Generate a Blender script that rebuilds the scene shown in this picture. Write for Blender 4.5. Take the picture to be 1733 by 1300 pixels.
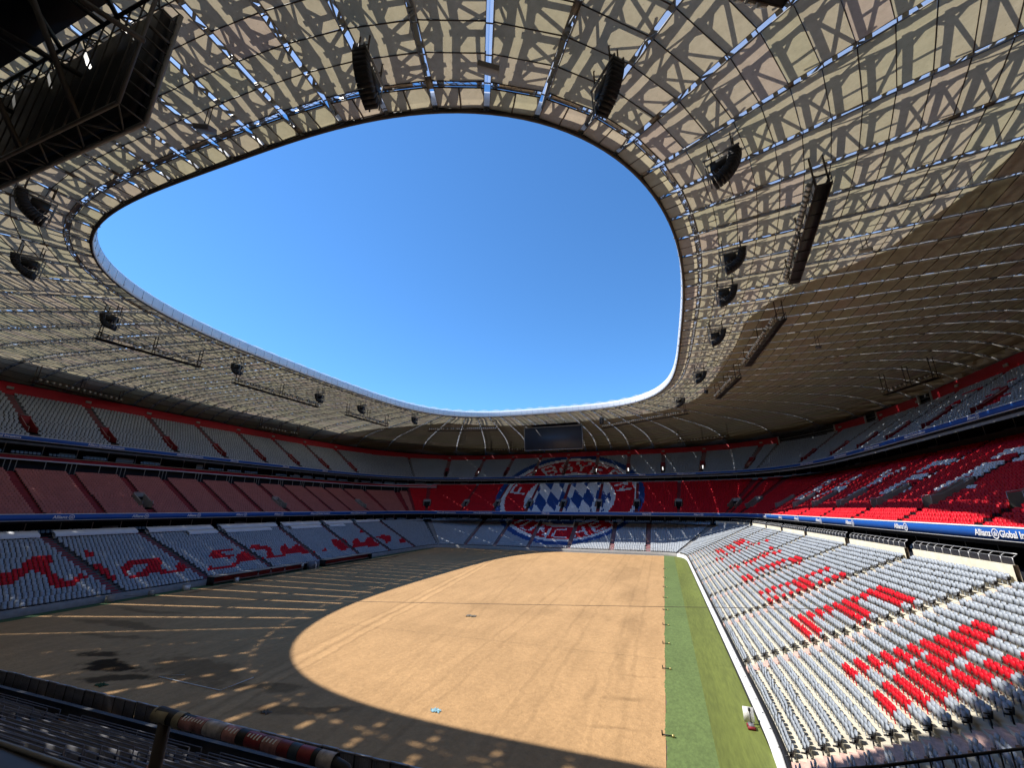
import bpy, bmesh, math, random
import numpy as np
from mathutils import Vector, Matrix

random.seed(7)
RNG = np.random.default_rng(11)
for _o in list(bpy.data.objects):
    bpy.data.objects.remove(_o, do_unlink=True)
SC = bpy.context.scene
COL = SC.collection

# ------------------------------------------------------------------ camera
# world: X to the right of the pitch axis, Y along the pitch, Z up, the eye at the origin
F_PX, CX_PX, CY_PX = 698.0, 866.5, 650.0
PITCH = math.atan2(210.0, F_PX)
YAW = math.atan2(257.5, math.hypot(F_PX, 210.0))
cam_d = bpy.data.cameras.new('camera')
cam = bpy.data.objects.new('camera', cam_d)
COL.objects.link(cam)
cam_d.sensor_fit = 'HORIZONTAL'
cam_d.sensor_width = 36.0
cam_d.lens = 36.0 * F_PX / 1733.0
cam_d.clip_start = 0.05
cam_d.clip_end = 3000.0
cam.matrix_world = (Matrix.Rotation(YAW, 4, 'Z') @ Matrix.Rotation(math.pi / 2 + PITCH, 4, 'X')
                    @ Matrix.Rotation(0.004, 4, 'Z'))
SC.camera = cam

# ------------------------------------------------------------------ daylight
SUN_DIR = Vector((32.6, 7.4, -44.1)).normalized()          # the way the light travels
SUN_EL = math.asin(-SUN_DIR.z)
SUN_AZ = math.atan2(-SUN_DIR.x, -SUN_DIR.y)                 # compass bearing of the sun, from +Y towards +X
world = bpy.data.worlds.new('World')
SC.world = world
world.use_nodes = True
_nt = world.node_tree
_nt.nodes.clear()
_sky = _nt.nodes.new('ShaderNodeTexSky')
_sky.sky_type = 'NISHITA'
_sky.sun_disc = False
_sky.sun_elevation = SUN_EL
_sky.sun_rotation = SUN_AZ
_sky.altitude = 500.0
_sky.air_density = 1.0
_sky.dust_density = 0.0
_sky.ozone_density = 6.0
_bg = _nt.nodes.new('ShaderNodeBackground')
_bg.inputs['Strength'].default_value = 0.15
_wo = _nt.nodes.new('ShaderNodeOutputWorld')
_tint = _nt.nodes.new('ShaderNodeVectorMath')
_tint.operation = 'MULTIPLY'
_tint.inputs[1].default_value = (0.62, 0.98, 1.18)
_nt.links.new(_sky.outputs[0], _tint.inputs[0])
_nt.links.new(_tint.outputs[0], _bg.inputs[0])
_nt.links.new(_bg.outputs[0], _wo.inputs[0])
sun_d = bpy.data.lights.new('sun', 'SUN')
sun_d.energy = 5.0
sun_d.angle = math.radians(0.53)
sun_d.color = (1.0, 0.955, 0.88)
sun = bpy.data.objects.new('sun', sun_d)
sun.rotation_euler = SUN_DIR.to_track_quat('-Z', 'Y').to_euler()
COL.objects.link(sun)
SC.view_settings.view_transform = 'Standard'
SC.view_settings.look = 'None'
SC.view_settings.gamma = 1.0
SC.view_settings.use_curve_mapping = False
SC.view_settings.exposure = 0.4
SC.cycles.max_bounces = 8
SC.cycles.diffuse_bounces = 4
SC.cycles.transmission_bounces = 4
SC.cycles.sample_clamp_indirect = 4.0
SC.cycles.use_denoising = True
# ------------------------------------------------------------------ plan of the bowl
class Ring:
    """A closed superellipse, run round by arc length s from its near middle, to the right first; d is the offset outwards."""
    def __init__(self, cx, cy, a, b, n, m=8000):
        t = np.linspace(0, 2 * np.pi, m + 1) - np.pi / 2
        c, q = np.cos(t), np.sin(t)
        x = cx + a * np.sign(c) * np.abs(c) ** (2.0 / n)
        y = cy + b * np.sign(q) * np.abs(q) ** (2.0 / n)
        u, w = (x - cx) / a, (y - cy) / b
        nx = np.sign(u) * np.abs(u) ** (n - 1) / a
        ny = np.sign(w) * np.abs(w) ** (n - 1) / b
        l = np.hypot(nx, ny)
        seg = np.hypot(np.diff(x), np.diff(y))
        self.s = np.concatenate([[0], np.cumsum(seg)])
        self.L = self.s[-1]
        self.x, self.y, self.nx, self.ny = x, y, nx / l, ny / l
        diag = np.abs(self.nx) - np.abs(self.ny)
        z = np.where(np.diff(np.sign(diag)) != 0)[0]
        self.corner = [float(self.s[i]) for i in z][:4]      # near-right, far-right, far-left, near-left
    def nrm(self, s):
        s = np.mod(s, self.L)
        nx, ny = np.interp(s, self.s, self.nx), np.interp(s, self.s, self.ny)
        l = np.hypot(nx, ny)
        return nx / l, ny / l
    def pos(self, s, d=0.0):
        s = np.mod(s, self.L)
        nx, ny = self.nrm(s)
        return np.interp(s, self.s, self.x) + nx * d, np.interp(s, self.s, self.y) + ny * d
    def s_at(self, x, y):
        """arc length of the base point nearest to the plan point x, y"""
        i = int(np.argmin((self.x - x) ** 2 + (self.y - y) ** 2))
        return float(self.s[i])
    def row(self, s0, s1, d, step, off=0.5):
        """s values of seats spaced `step` apart along the curve offset by d, between s0 and s1"""
        ss = np.linspace(s0, s1, max(8, int((s1 - s0) / 0.25)))
        x, y = self.pos(ss, d)
        l = np.concatenate([[0], np.cumsum(np.hypot(np.diff(x), np.diff(y)))])
        n = int(l[-1] / step)
        if n < 1:
            return np.zeros(0)
        e = (l[-1] - n * step) / 2
        return np.interp(e + (np.arange(n) + off) * step, l, ss)

GZ = -13.3                                              # level of the pitch
XC, YC = -36.4, 79.4
LOW = Ring(XC, YC, 41.0, 58.9, 16)
MID = Ring(XC, 80.9, 61.5, 71.0, 7)
UPP = Ring(XC, 80.9, 79.7, 93.5, 4.6)
ROOF = Ring(XC, 78.0, 42.2, 57.6, 3.5)
TREAD = 0.70
def low_d(k): return 0.2 + TREAD * k
def low_z(k): return -12.5 + 0.312 * k
def mid_d(k): return 0.3 + TREAD * k
def mid_z(k): return -1.8 + 0.404 * k
def upp_d(k): return 0.3 + TREAD * k
def upp_z(k): return 12.35 + 0.472 * k
LOW_N, MID_N, UPP_N = 25, 28, 24
def upp_rows(s):
    nx, ny = UPP.nrm(s)
    return 24.0 - 3.0 * ny ** 2
def _roof_depth():
    """distance along the rim's normal to the wall behind the upper tier"""
    ss = np.linspace(0, ROOF.L, 401)
    dd = np.arange(40.0, 95.0, 0.25)
    X, Y = ROOF.pos(ss[:, None], dd[None])
    f = np.abs((X - XC) / (UPP_A + 18.4)) ** 4.6 + np.abs((Y - 80.9) / (UPP_B + 16.6)) ** 4.6
    return ss, dd[np.argmax(f >= 1.0, axis=1)]
UPP_A, UPP_B = 79.7, 93.5
_RS, _RD = _roof_depth()
def roof_edge(s): return 1.07 * roof_d(s) + 0.5
def roof_d(s): return np.interp(np.mod(s, ROOF.L), _RS, _RD)
ROOF_D = float(_RD.max()) * 1.07 + 1.0
def roof_z(s, d):
    nx, ny = ROOF.nrm(s)
    q = np.asarray(d) / roof_d(s)
    y = np.interp(np.mod(s, ROOF.L), ROOF.s, ROOF.y)
    return 30.8 + 0.7 * np.clip((y - 78.0) / 57.6, 0, 1) + 0.6 * q - 2.4 * np.abs(q) ** 10 - 1.4 * ny ** 2 * q ** 2
def side_s(ring, side, v):
    """arc length on a side: v is Y on the right and left, X at the far and near ends"""
    lo, hi = {'right': (ring.corner[0], ring.corner[1]), 'far': (ring.corner[1], ring.corner[2]),
              'left': (ring.corner[2], ring.corner[3])}.get(side, (ring.corner[3], ring.corner[0] + ring.L))
    ss = np.linspace(lo, hi, 6000)
    x, y = ring.pos(ss)
    w = y if side in ('right', 'left') else x
    if w[0] > w[-1]:
        return float(np.interp(v, w[::-1], ss[::-1]))
    return float(np.interp(v, w, ss))
def sector(ring, side):
    c = ring.corner
    return {'right': (c[0], c[1]), 'far': (c[1], c[2]), 'left': (c[2], c[3]), 'near': (c[3], c[0] + ring.L)}[side]
# aisles: half width 0.62 at these arc lengths
AISLE = {
    ('low', 'right'): [side_s(LOW, 'right', 28.5 + 14.2 * k) for k in range(0, 8)],
    ('low', 'left'): [side_s(LOW, 'left', 31.0 + 13.5 * k) for k in range(0, 8)],
    ('low', 'far'): [side_s(LOW, 'far', x) for x in (-66.0, -55.0, -43.2, -29.8, -16.3, -5.6)],
    ('low', 'near'): [side_s(LOW, 'near', -72.0 + 12.0 * k) for k in range(0, 7)],
    ('mid', 'right'): [side_s(MID, 'right', 36.0 + 13.4 * k) for k in range(-1, 9)],
    ('mid', 'left'): [side_s(MID, 'left', 33.5 + 8.5 * k) for k in range(-1, 14)],
    ('mid', 'far'): [side_s(MID, 'far', -88.0 + 13.2 * k) for k in range(0, 9)],
    ('upp', 'right'): [side_s(UPP, 'right', 28.0 + 13.5 * k) for k in range(0, 10)],
    ('upp', 'left'): [side_s(UPP, 'left', 32.5 + 13.4 * k) for k in range(-1, 9)],
    ('upp', 'far'): [side_s(UPP, 'far', -105.5 + 13.3 * k) for k in range(0, 11)],
}
# vomitories: arc length of the middle, first row, last row
VOM = {
    ('mid', 'right'): [(s, 5, 10) for s in AISLE[('mid', 'right')]],
    ('mid', 'far'): [(s, 5, 9) for s in AISLE[('mid', 'far')]],
    ('mid', 'left'): [(AISLE[('mid', 'left')][i], 4, 8) for i in (4, 8, 12)],
    ('upp', 'right'): [(s, 4, 9) for s in AISLE[('upp', 'right')]],
    ('upp', 'far'): [(s, 4, 9) for s in AISLE[('upp', 'far')]],
    ('upp', 'left'): [(s, 4, 9) for s in AISLE[('upp', 'left')]],
}
def aisle_at(tier, side, c, d):
    """the stairways of the lower tier splay away from the halfway line as they climb"""
    if tier != 'low' or side not in ('right', 'left'):
        return c
    y = float(LOW.pos(c)[1])
    return c + (1 if side == 'right' else -1) * 0.16 * d * max(-1.0, min(1.0, (y - YC) / 12.0))
AH = 0.62
VHT = {'low': 1.0, 'mid': 1.0, 'upp': 0.78}
TIER = {'low': (LOW, low_d, low_z, LOW_N), 'mid': (MID, mid_d, mid_z, MID_N), 'upp': (UPP, upp_d, upp_z, UPP_N)}
def seat_rows(tier, side):
    """yields (row, s array) of the seats of a stand"""
    ring, fd, fz, n = TIER[tier]
    s0, s1 = sector(ring, side)
    s0, s1 = s0 + 0.3, s1 - 0.3
    if tier == 'mid' and side == 'left':
        n = 20
    cuts = AISLE.get((tier, side), [])
    voms = VOM.get((tier, side), [])
    pitch = 0.70 if tier == 'upp' and side != 'far' else 0.56 if (tier, side) == ('low', 'left') else 0.5 if tier == 'low' else 0.52
    ah = 0.38 if (tier, side) == ('mid', 'far') else AH
    for k in range(n):
        d = fd(k) + 0.35
        blocks, a = [], s0
        stops = [(aisle_at(tier, side, c, d) - ah, aisle_at(tier, side, c, d) + ah) for c in cuts if s0 < c < s1]
        stops += [(c - VHT[tier] - 0.15, c + VHT[tier] + 0.15) for c, r0, r1 in voms if r0 <= k <= r1 and s0 < c < s1]
        stops.sort()
        merged = []
        for p, q in stops:
            if merged and p < merged[-1][1]:
                merged[-1] = (merged[-1][0], max(q, merged[-1][1]))
            else:
                merged.append((p, q))
        for p, q in merged:
            if p > a:
                blocks.append((a, p))
            a = q
        if a < s1:
            blocks.append((a, s1))
        out = [ring.row(p, q, d, pitch, 0.5 if pitch < 0.55 else 0.3 + 0.4 * (k % 2)) for p, q in blocks if q - p > 0.6]
        ss = np.concatenate(out) if out else np.zeros(0)
        if tier == 'upp' and len(ss):
            ss = ss[k < np.floor(upp_rows(ss) + 0.5)]
        yield k, ss
# ------------------------------------------------------------------ seat plan: coloured seats by row, as (from, to, colour) along the tier
MOSAIC = {
 'low_left': {
  3: '304.2:309.4r',
  4: '244.3:247.3r 258.4:263.1r 272.3:274.2r 303.0:304.3r 308.6:308.8r 313.5:317.0r 319.1:321.5r 323.5:323.7r 328.4:330.3r',
  5: '243.6:246.6r 253.1:253.9r 257.4:268.8r 270.8:274.3r 278.6:279.9r 282.5:282.7r 284.5:286.4r 291.3:295.9r 296.9:297.1r 298.8:302.9r 312.7:314.0r 316.0:320.2r 321.6:321.8r 323.3:324.1r 327.7:330.6r',
  6: '243.3:245.7r 250.5:252.9r 257.6:267.9r 270.5:274.0r 278.3:278.5r 284.3:291.2r 293.8:295.2r 298.7:302.2r 312.6:313.9r 316.5:318.9r 321.5:321.7r 323.8:324.0r 326.4:327.8r 329.2:330.6r',
  7: '243.4:243.6r 249.5:252.5r 257.7:266.9r 270.6:274.2r 284.6:290.9r 293.5:294.8r 299.0:302.0r 303.5:303.7r 312.9:313.1r 316.3:318.1r 320.7:321.5r 323.5:324.3r 326.8:327.0r 329.6:330.3r 334.0:335.3r',
  8: '248.6:252.7r 257.4:260.9r 263.5:266.5r 270.3:273.9r 284.3:290.7r 293.3:294.1r 298.8:301.3r 302.2:306.3r 315.6:317.5r 320.1:321.4r 323.4:324.2r 329.5:330.3r 333.4:337.4r',
  9: '247.6:253.4r 256.9:259.9r 263.1:265.5r 268.1:268.3r 270.5:273.5r 284.3:286.7r 288.2:290.1r 292.7:294.0r 299.2:299.9r 303.6:306.6r 315.4:320.6r 323.8:324.5r 329.8:330.6r 332.6:337.1r',
  10: '247.3:254.1r 256.6:258.5r 262.8:264.1r 267.8:268.0r 269.9:272.9r 284.6:285.4r 288.0:289.3r 292.5:296.0r 304.1:306.0r 315.3:319.9r 323.7:324.4r 329.8:331.1r 332.0:336.5r',
  11: '249.0:250.9r 267.9:268.1r 270.6:272.4r 287.7:287.9r 292.7:296.8r 301.0:305.1r 329.6:333.1r 335.0:336.8r',
  12: '294.2:296.1r 329.5:331.9r',
  13: '328.7:331.7r',
  14: '323.5:324.3r 328.6:331.0r',
  15: '256.3:257.6r 323.3:324.1r 328.4:330.3r',
  16: '255.9:256.7r 323.8:324.0r',
 },
 'low_right': {
  6: '116.0:116.2r 118.1:119.8r',
  7: '46.7:48.8r 51.5:53.2r 60.2:65.9r 73.7:74.9r 77.7:79.4r 88.3:92.0r 100.8:101.5r 103.5:104.2r 114.0:116.2r 118.2:118.4r',
  8: '46.9:49.4r 51.6:53.3r 60.1:65.7r 73.7:74.9r 77.2:79.4r 86.2:86.4r 88.1:91.8r 99.1:101.8r 103.6:103.8r 125.3:130.5r 132.4:133.1r',
  9: '46.7:49.7r 51.5:53.1r 63.9:65.6r 73.6:74.3r 77.6:79.3r 118.4:120.1r 122.4:130.6r 132.5:132.7r',
  10: '46.6:50.1r 51.3:53.0r 63.8:65.5r 73.5:74.2r 77.5:78.7r 90.6:93.3r 100.1:101.8r 103.5:103.7r',
  11: '47.0:50.4r 51.2:52.8r 63.7:65.4r 73.4:74.1r 76.9:78.6r 90.3:93.0r 99.3:102.0r 118.7:119.9r 123.7:130.9r 132.8:133.0r',
  12: '46.8:48.4r 49.1:50.7r 51.5:52.7r 59.6:65.3r 73.3:78.5r 90.3:93.0r 99.8:102.0r 115.7:116.9r 121.8:131.0r',
  13: '46.9:48.5r 49.7:52.7r 60.0:65.2r 73.2:78.4r 89.8:92.5r 100.8:102.0r',
  14: '46.8:48.3r 50.0:52.6r 63.9:65.1r 73.1:73.8r 77.1:78.3r 89.8:92.5r 99.3:102.0r 103.9:104.1r 115.9:117.1r 124.0:131.2r 133.0:133.7r',
  15: '46.7:48.2r 50.3:52.4r 63.8:65.0r 72.7:73.9r 77.2:78.4r 90.0:92.2r 100.5:102.2r 104.0:104.2r 124.6:131.3r 133.1:133.3r',
  16: '47.0:48.1r 50.6:52.7r 59.7:65.3r 72.6:73.8r 77.1:78.3r 85.6:85.8r 87.5:91.2r 98.5:100.7r 116.5:117.2r 119.2:119.4r 121.2:123.9r 126.2:131.4r 133.3:133.5r',
  17: '51.2:52.8r 59.5:65.2r 72.5:73.7r 77.0:78.2r 87.5:90.7r 98.5:100.2r 104.1:106.3r 114.6:116.3r',
  19: '113.5:116.2r',
 },
 'mid_right': {
  9: '102.0:103.2w 108.1:109.4w 116.4:116.6w 119.4:123.8w 132.8:133.0w 134.9:136.2w 154.0:155.3w 162.7:167.9w',
  10: '107.6:109.4w 116.4:116.6w 119.4:123.8w 134.4:135.6w 146.3:147.0w 153.5:155.3w 163.7:167.8w',
  11: '107.6:109.4w 122.0:123.8w 134.4:135.6w 145.8:147.0w 152.5:154.2w 161.2:162.9w 166.2:167.9w',
  12: '105.5:106.2w 107.6:108.8w 122.0:123.8w 134.4:135.6w 145.8:147.5w 152.0:153.7w 160.7:162.4w 165.7:167.4w',
  13: '105.5:106.8w 107.6:108.8w 122.0:123.3w 133.9:135.1w 145.8:152.7w 159.7:161.4w 165.2:166.9w',
  14: '105.5:108.8w 117.0:117.2w 118.9:123.3w 133.4:135.6w 146.3:152.7w 162.3:165.9w',
  15: '105.5:108.8w 117.0:117.2w 118.9:123.3w 132.8:135.6w 162.0:166.6w',
  16: '102.5:103.7w 105.5:108.8w 134.4:136.2w 148.4:150.1w 152.0:153.7w 164.0:166.7w',
  17: '102.5:103.7w 123.1:124.3w 133.9:135.6w 151.5:153.2w 162.1:163.7w',
  18: '108.1:109.4w 122.6:124.3w 133.4:135.1w 136.5:138.2w 149.4:152.2w 162.6:163.3w 166.5:167.6w',
  19: '105.5:109.4w 117.0:117.2w 118.9:124.3w 132.8:134.1w 137.0:138.8w 149.4:152.2w 164.1:167.6w',
  20: '105.5:109.4w 117.0:117.2w 118.9:124.3w 132.3:133.6w 137.0:138.8w 149.4:151.2w 163.1:167.6w',
 },
 'upp_right': {
  5: '152.0:154.3r',
  6: '153.2:154.1r',
  7: '152.0:154.3r',
  8: '156.9:158.5r',
  10: '158.6:160.2r',
  11: '170.3:171.2r',
  13: '160.3:161.9r 170.3:173.3r',
  14: '171.4:173.0r',
  15: '158.9:160.5r',
  18: '170.1:175.1r',
 },
 'low_far': {
  2: '187.1:195.3b',
  3: '184.2:185.4b 187.1:197.8b',
  4: '182.2:185.4b 187.1:198.8b',
  5: '180.7:185.4b 187.1:195.3w 195.6:198.8b 200.5:201.7b',
  6: '179.7:183.9b 184.2:185.4w 187.1:197.8w 198.1:198.8b 200.5:203.2b',
  7: '178.2:181.9b 182.2:185.4w 187.1:194.8r 195.1:198.8w 200.5:204.2b',
  8: '177.2:180.9b 181.2:184.4w 184.7:185.4r 187.1:187.8r 188.1:192.3w 192.6:194.8r 195.1:195.3w 195.6:197.3r 197.6:198.8w 200.5:201.2w 201.5:205.2b',
  9: '176.7:179.4b 179.7:182.4w 182.7:184.9r 185.2:185.4w 187.1:192.3r 192.6:193.3w 193.6:194.8r 195.1:195.8w 196.1:198.8r 200.5:202.7w 203.0:206.7b',
  10: '175.7:178.4b 178.7:180.9w 181.2:184.9r 185.2:185.4w 187.1:192.3r 192.6:193.3w 193.6:194.3r 194.6:196.8w 197.1:198.8r 200.5:200.7r 201.0:203.7w 204.0:207.7b',
  11: '174.7:177.4b 177.7:179.9w 180.2:180.9r 181.2:181.9w 182.2:185.4r 187.1:192.3r 192.6:193.3w 193.6:194.3r 194.6:196.3w 196.6:198.8r 200.5:202.2r 202.5:205.2w 205.5:208.2b',
  12: '174.2:176.4b 176.7:178.9w 179.2:181.4r 181.7:182.4w 182.7:185.4r 187.1:192.3r 192.6:192.8w 193.1:194.3r 194.6:195.3w 195.6:198.3r 198.6:198.8w 200.5:203.2r 203.5:206.2w 206.5:209.2b',
  13: '173.7:175.9b 176.2:177.9w 178.2:181.4r 181.7:182.4w 182.7:183.9r 184.2:185.4w 187.1:192.3r 192.6:192.8w 193.1:194.3r 194.6:195.3w 195.6:196.3r 196.6:197.3w 197.6:198.3r 198.6:198.8w 200.5:204.2r 204.5:206.7w 207.0:210.2b',
  14: '173.7:174.9b 175.2:177.4w 177.7:177.9r 178.2:179.4w 179.7:181.9r 182.2:184.4w 184.7:185.4r 187.1:192.3r 192.6:192.8w 193.1:194.3r 194.6:195.3w 195.6:197.3r 197.6:197.8w 198.1:198.3r 198.6:198.8w 200.5:201.2r 201.5:202.7w 203.0:203.2r 203.5:204.2w 204.5:205.2r 205.5:207.7w 208.0:210.7b',
  15: '173.7:174.4b 174.7:176.4w 176.7:177.4r 177.7:178.4w 178.7:178.9r 179.2:179.9w 180.2:182.4r 182.7:183.4w 183.7:185.4r 187.1:188.8r 189.1:192.3w 192.6:194.3r 194.6:195.3w 195.6:196.8r 197.1:198.8w 200.5:201.2r 201.5:202.2w 202.5:204.2r 204.5:205.2w 205.5:206.2r 206.5:208.7w 209.0:210.7b',
  16: '171.7:171.9b 173.7:173.9b 174.2:175.9w 176.2:176.4r 176.7:177.4w 177.7:178.9r 179.2:180.4w 180.7:182.4r 182.7:183.4w 183.7:185.4r 187.1:188.8r 189.1:189.3w 189.6:194.3r 194.6:194.8w 195.1:196.8r 197.1:198.8w 200.5:200.7r 201.0:202.2w 202.5:204.7r 205.0:206.2w 206.5:207.2r 207.5:209.2w 209.5:210.7b',
  17: '171.2:171.9b 173.7:174.9w 175.2:175.9r 176.2:176.9w 177.2:179.4r 179.7:180.4w 180.7:182.9r 183.2:183.9w 184.2:185.4r 187.1:197.8r 198.1:198.8w 200.5:200.7r 201.0:201.7w 202.0:207.7r 208.0:210.2w 210.5:210.7b 212.4:212.6b',
  18: '170.7:171.9b 173.7:174.4w 174.7:175.4r 175.7:176.4w 176.7:178.4r 178.7:180.9w 181.2:182.9r 183.2:183.9w 184.2:185.4r 187.1:194.8w 195.1:197.3r 197.6:198.3w 198.6:198.8r 200.5:201.2w 201.5:205.2r 205.5:206.7w 207.0:208.7r 209.0:210.7w 212.4:213.6b',
  19: '170.2:171.9b 173.7:173.9w 174.2:177.9r 178.2:178.9w 179.2:180.4r 180.7:181.4w 181.7:185.4r 187.1:196.8w 197.1:198.8r 200.5:201.2w 201.5:204.7r 205.0:206.2w 206.5:209.2r 209.5:210.7w 212.4:214.1b',
  20: '169.7:171.9b 173.7:177.4r 177.7:178.4w 178.7:180.9r 181.2:181.9w 182.2:183.9r 184.2:185.4w 187.1:198.3w 198.6:198.8r 200.5:200.7w 201.0:204.2r 204.5:205.7w 206.0:208.7r 209.0:209.2w 209.5:210.2r 210.5:210.7w 212.4:214.6b',
  21: '169.2:171.4b 171.7:171.9w 173.7:173.9w 174.2:179.9r 180.2:181.4w 181.7:182.9r 183.2:185.4w 187.1:187.3w 187.6:190.8b 191.1:191.3w 191.6:194.8b 195.1:198.8w 200.5:204.2r 204.5:205.2w 205.5:207.7r 208.0:209.7w 210.0:210.7r 212.4:212.6w 212.9:215.1b',
  22: '168.7:170.9b 171.2:171.9w 173.7:174.4w 174.7:179.4r 179.7:180.4w 180.7:181.9r 182.2:185.4w 187.1:187.3w 187.6:195.8b 196.1:196.3w 196.6:196.8b 197.1:198.8w 200.5:200.7w 201.0:203.7r 204.0:204.7w 205.0:207.2r 207.5:209.7w 210.0:210.7r 212.4:213.1w 213.4:215.6b',
  23: '168.7:170.4b 170.7:171.9w 173.7:174.9w 175.2:178.4r 178.7:179.9w 180.2:180.9r 181.2:184.4w 184.7:185.4b 187.1:187.3w 187.6:195.8b 196.1:196.8w 197.1:198.3b 198.6:198.8w 200.5:201.7w 202.0:203.2r 203.5:204.2w 204.5:206.7r 207.0:208.7w 209.0:210.7r 212.4:213.6w 213.9:216.1b',
  24: '168.2:169.9b 170.2:171.4w 171.7:171.9r 173.7:174.4r 174.7:175.9w 176.2:178.4r 178.7:179.4w 179.7:180.4r 180.7:183.4w 183.7:185.4b 187.1:191.8b 192.1:192.3w 192.6:195.8b 196.1:196.8w 197.1:198.8b 200.5:202.2w 202.5:206.2r 206.5:208.2w 208.5:210.7r 212.4:214.1w 214.4:216.6b',
 },
 'mid_far': {
  0: '218.7:218.9b 219.2:220.4w 220.7:227.2r 227.5:229.3w 229.6:229.8b 230.1:230.3w 231.9:232.6w 232.9:233.6b 233.9:237.3w 237.6:237.8b 238.1:243.5w 245.1:251.0w 251.3:251.5b 251.8:256.7w 258.3:265.2r 265.5:267.3w 267.6:269.4b',
  1: '217.1:217.3b 218.7:218.9b 219.2:219.9w 220.2:227.2r 227.5:228.7w 229.1:229.8b 230.1:230.3w 231.9:233.1w 233.4:233.6b 233.9:237.3w 237.6:237.8b 238.1:241.9w 242.3:242.5b 242.8:243.5w 245.1:246.3w 246.6:246.8b 247.1:251.0w 251.3:252.0b 252.3:255.1w 255.5:255.7b 256.0:256.7w 258.3:265.7r 266.1:267.3w 267.6:269.9b',
  2: '217.1:217.3b 218.7:219.9w 220.2:226.7r 227.0:228.7w 229.0:229.2b 229.6:230.3w 231.9:233.1w 233.4:233.6b 233.9:241.9w 242.3:242.5b 242.8:243.5w 245.1:246.3w 246.6:247.3b 247.7:251.0w 251.3:252.5b 252.9:255.1w 255.5:256.2b 256.5:256.7w 258.3:266.3r 266.6:267.8w 268.1:269.9b',
  3: '216.5:217.2b 218.7:219.4w 219.7:226.6r 227.0:230.3w 231.9:237.8w 238.1:238.3b 238.6:241.9w 242.3:243.0b 243.3:243.5w 245.1:246.3w 246.6:247.9b 248.2:251.0w 251.3:253.1b 253.4:255.1w 255.5:256.7b 258.3:258.5w 258.8:266.3r 266.6:268.3w 268.7:269.9b',
  4: '216.5:217.2b 218.7:219.4w 219.7:226.1r 226.4:229.2w 229.6:229.8b 230.1:230.3w 231.9:233.6w 233.9:234.1b 234.5:237.8w 238.1:238.8b 239.1:241.9w 242.3:243.5b 245.1:246.3w 246.6:248.4b 248.7:251.0w 251.3:253.6b 253.9:255.1w 255.5:256.7b 258.3:259.0w 259.3:266.8r 267.1:268.3w 268.7:269.9b',
  5: '216.2:216.4b 219.2:219.4w 219.7:226.1r 226.4:229.2w 229.6:229.8b 232.6:233.4w 233.7:234.4b 234.7:237.5w 237.8:239.1b 239.4:241.7w 242.0:242.7b 245.8:246.6w 246.9:249.2b 249.5:250.7w 251.0:253.8b 254.2:255.4w 255.7:255.9b 259.0:259.2w 259.6:267.0r 267.4:268.6w 268.9:269.1b',
  6: '216.2:216.4b 219.2:225.6r 225.9:229.2w 229.6:229.8b 232.6:233.4w 233.7:234.9b 235.2:237.5w 237.8:239.6b 239.9:241.7w 242.0:242.7b 245.8:246.0w 246.4:249.7b 250.0:250.7w 251.0:254.9b 255.2:255.4w 255.7:255.9b 259.0:259.2w 259.6:267.6r 267.9:269.1w',
  7: '216.2:216.4b 219.2:225.6r 225.9:229.2w 229.6:229.8b 232.6:233.4w 233.7:235.4b 235.8:237.5w 237.8:240.1b 240.4:241.7w 242.0:242.7b 245.8:246.0w 246.4:250.2b 250.5:250.7w 251.0:255.9b 258.8:259.5w 259.8:267.3r 267.6:269.4w',
  8: '215.6:216.3b 219.2:225.6r 225.9:228.7w 229.0:229.8b 232.6:233.4w 233.7:236.0b 236.3:237.5w 237.8:240.6b 241.0:241.7w 242.0:242.7b 245.8:246.0w 246.4:255.4b 255.7:255.9w 258.8:259.5w 259.8:267.8r 268.1:269.4w',
  9: '215.6:216.3b 219.2:225.6r 225.9:228.7w 229.0:229.8b 232.6:232.8w 233.2:236.5b 236.8:237.5w 237.8:241.2b 241.5:241.7w 242.0:242.7b 245.8:250.7b 251.0:251.2w 251.6:255.4b 255.7:255.9w 258.8:260.0w 260.4:267.8r 268.1:269.4w',
  10: '215.6:217.3b 218.4:218.6w 218.9:225.3r 225.7:226.9w 227.2:227.4b 227.7:229.0w 229.3:230.5b 231.9:232.1b 232.4:233.1w 233.4:236.7b 237.1:237.3w 237.6:241.4b 241.7:241.9w 242.3:243.5b 245.1:251.0b 251.3:251.5w 251.8:255.7b 256.0:256.7w 258.3:260.0w 260.4:268.3r 268.7:269.9w 271.4:272.1b',
  11: '215.5:217.3b 218.4:218.6w 218.9:225.3r 225.7:226.9w 227.2:227.4b 227.7:228.4w 228.8:230.5b 231.9:232.1b 232.4:233.1w 233.4:243.5b 245.1:246.3b 246.6:246.8w 247.1:251.0b 251.3:252.0w 252.3:255.7b 256.0:256.7w 258.0:258.2b 258.5:260.3w 260.6:268.1r 268.4:270.1w 271.4:272.2b',
  12: '215.5:217.2b 218.4:218.6w 218.9:225.3r 225.6:226.9w 227.2:227.9b 228.2:228.4w 228.8:230.5b 231.9:232.6b 232.9:233.1w 233.4:241.9b 242.3:242.5w 242.8:243.5b 245.1:246.3b 246.6:247.3w 247.7:251.0b 251.3:252.5w 252.9:255.7b 256.0:256.7w 258.0:258.2b 258.5:260.3w 260.6:268.6r 268.9:270.1w 271.5:272.7b',
  13: '215.5:217.2b 218.4:218.6w 218.9:225.3r 225.6:226.9w 227.2:230.5b 231.9:232.6b 232.9:233.1w 233.4:237.3b 237.6:237.8w 238.1:241.4b 241.7:243.0w 243.3:243.5b 245.1:246.3b 246.6:247.9w 248.2:251.0b 251.3:253.1w 253.4:255.7b 256.0:256.7w 258.0:260.3w 260.6:268.6r 268.9:270.1w 271.2:272.5b',
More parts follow.
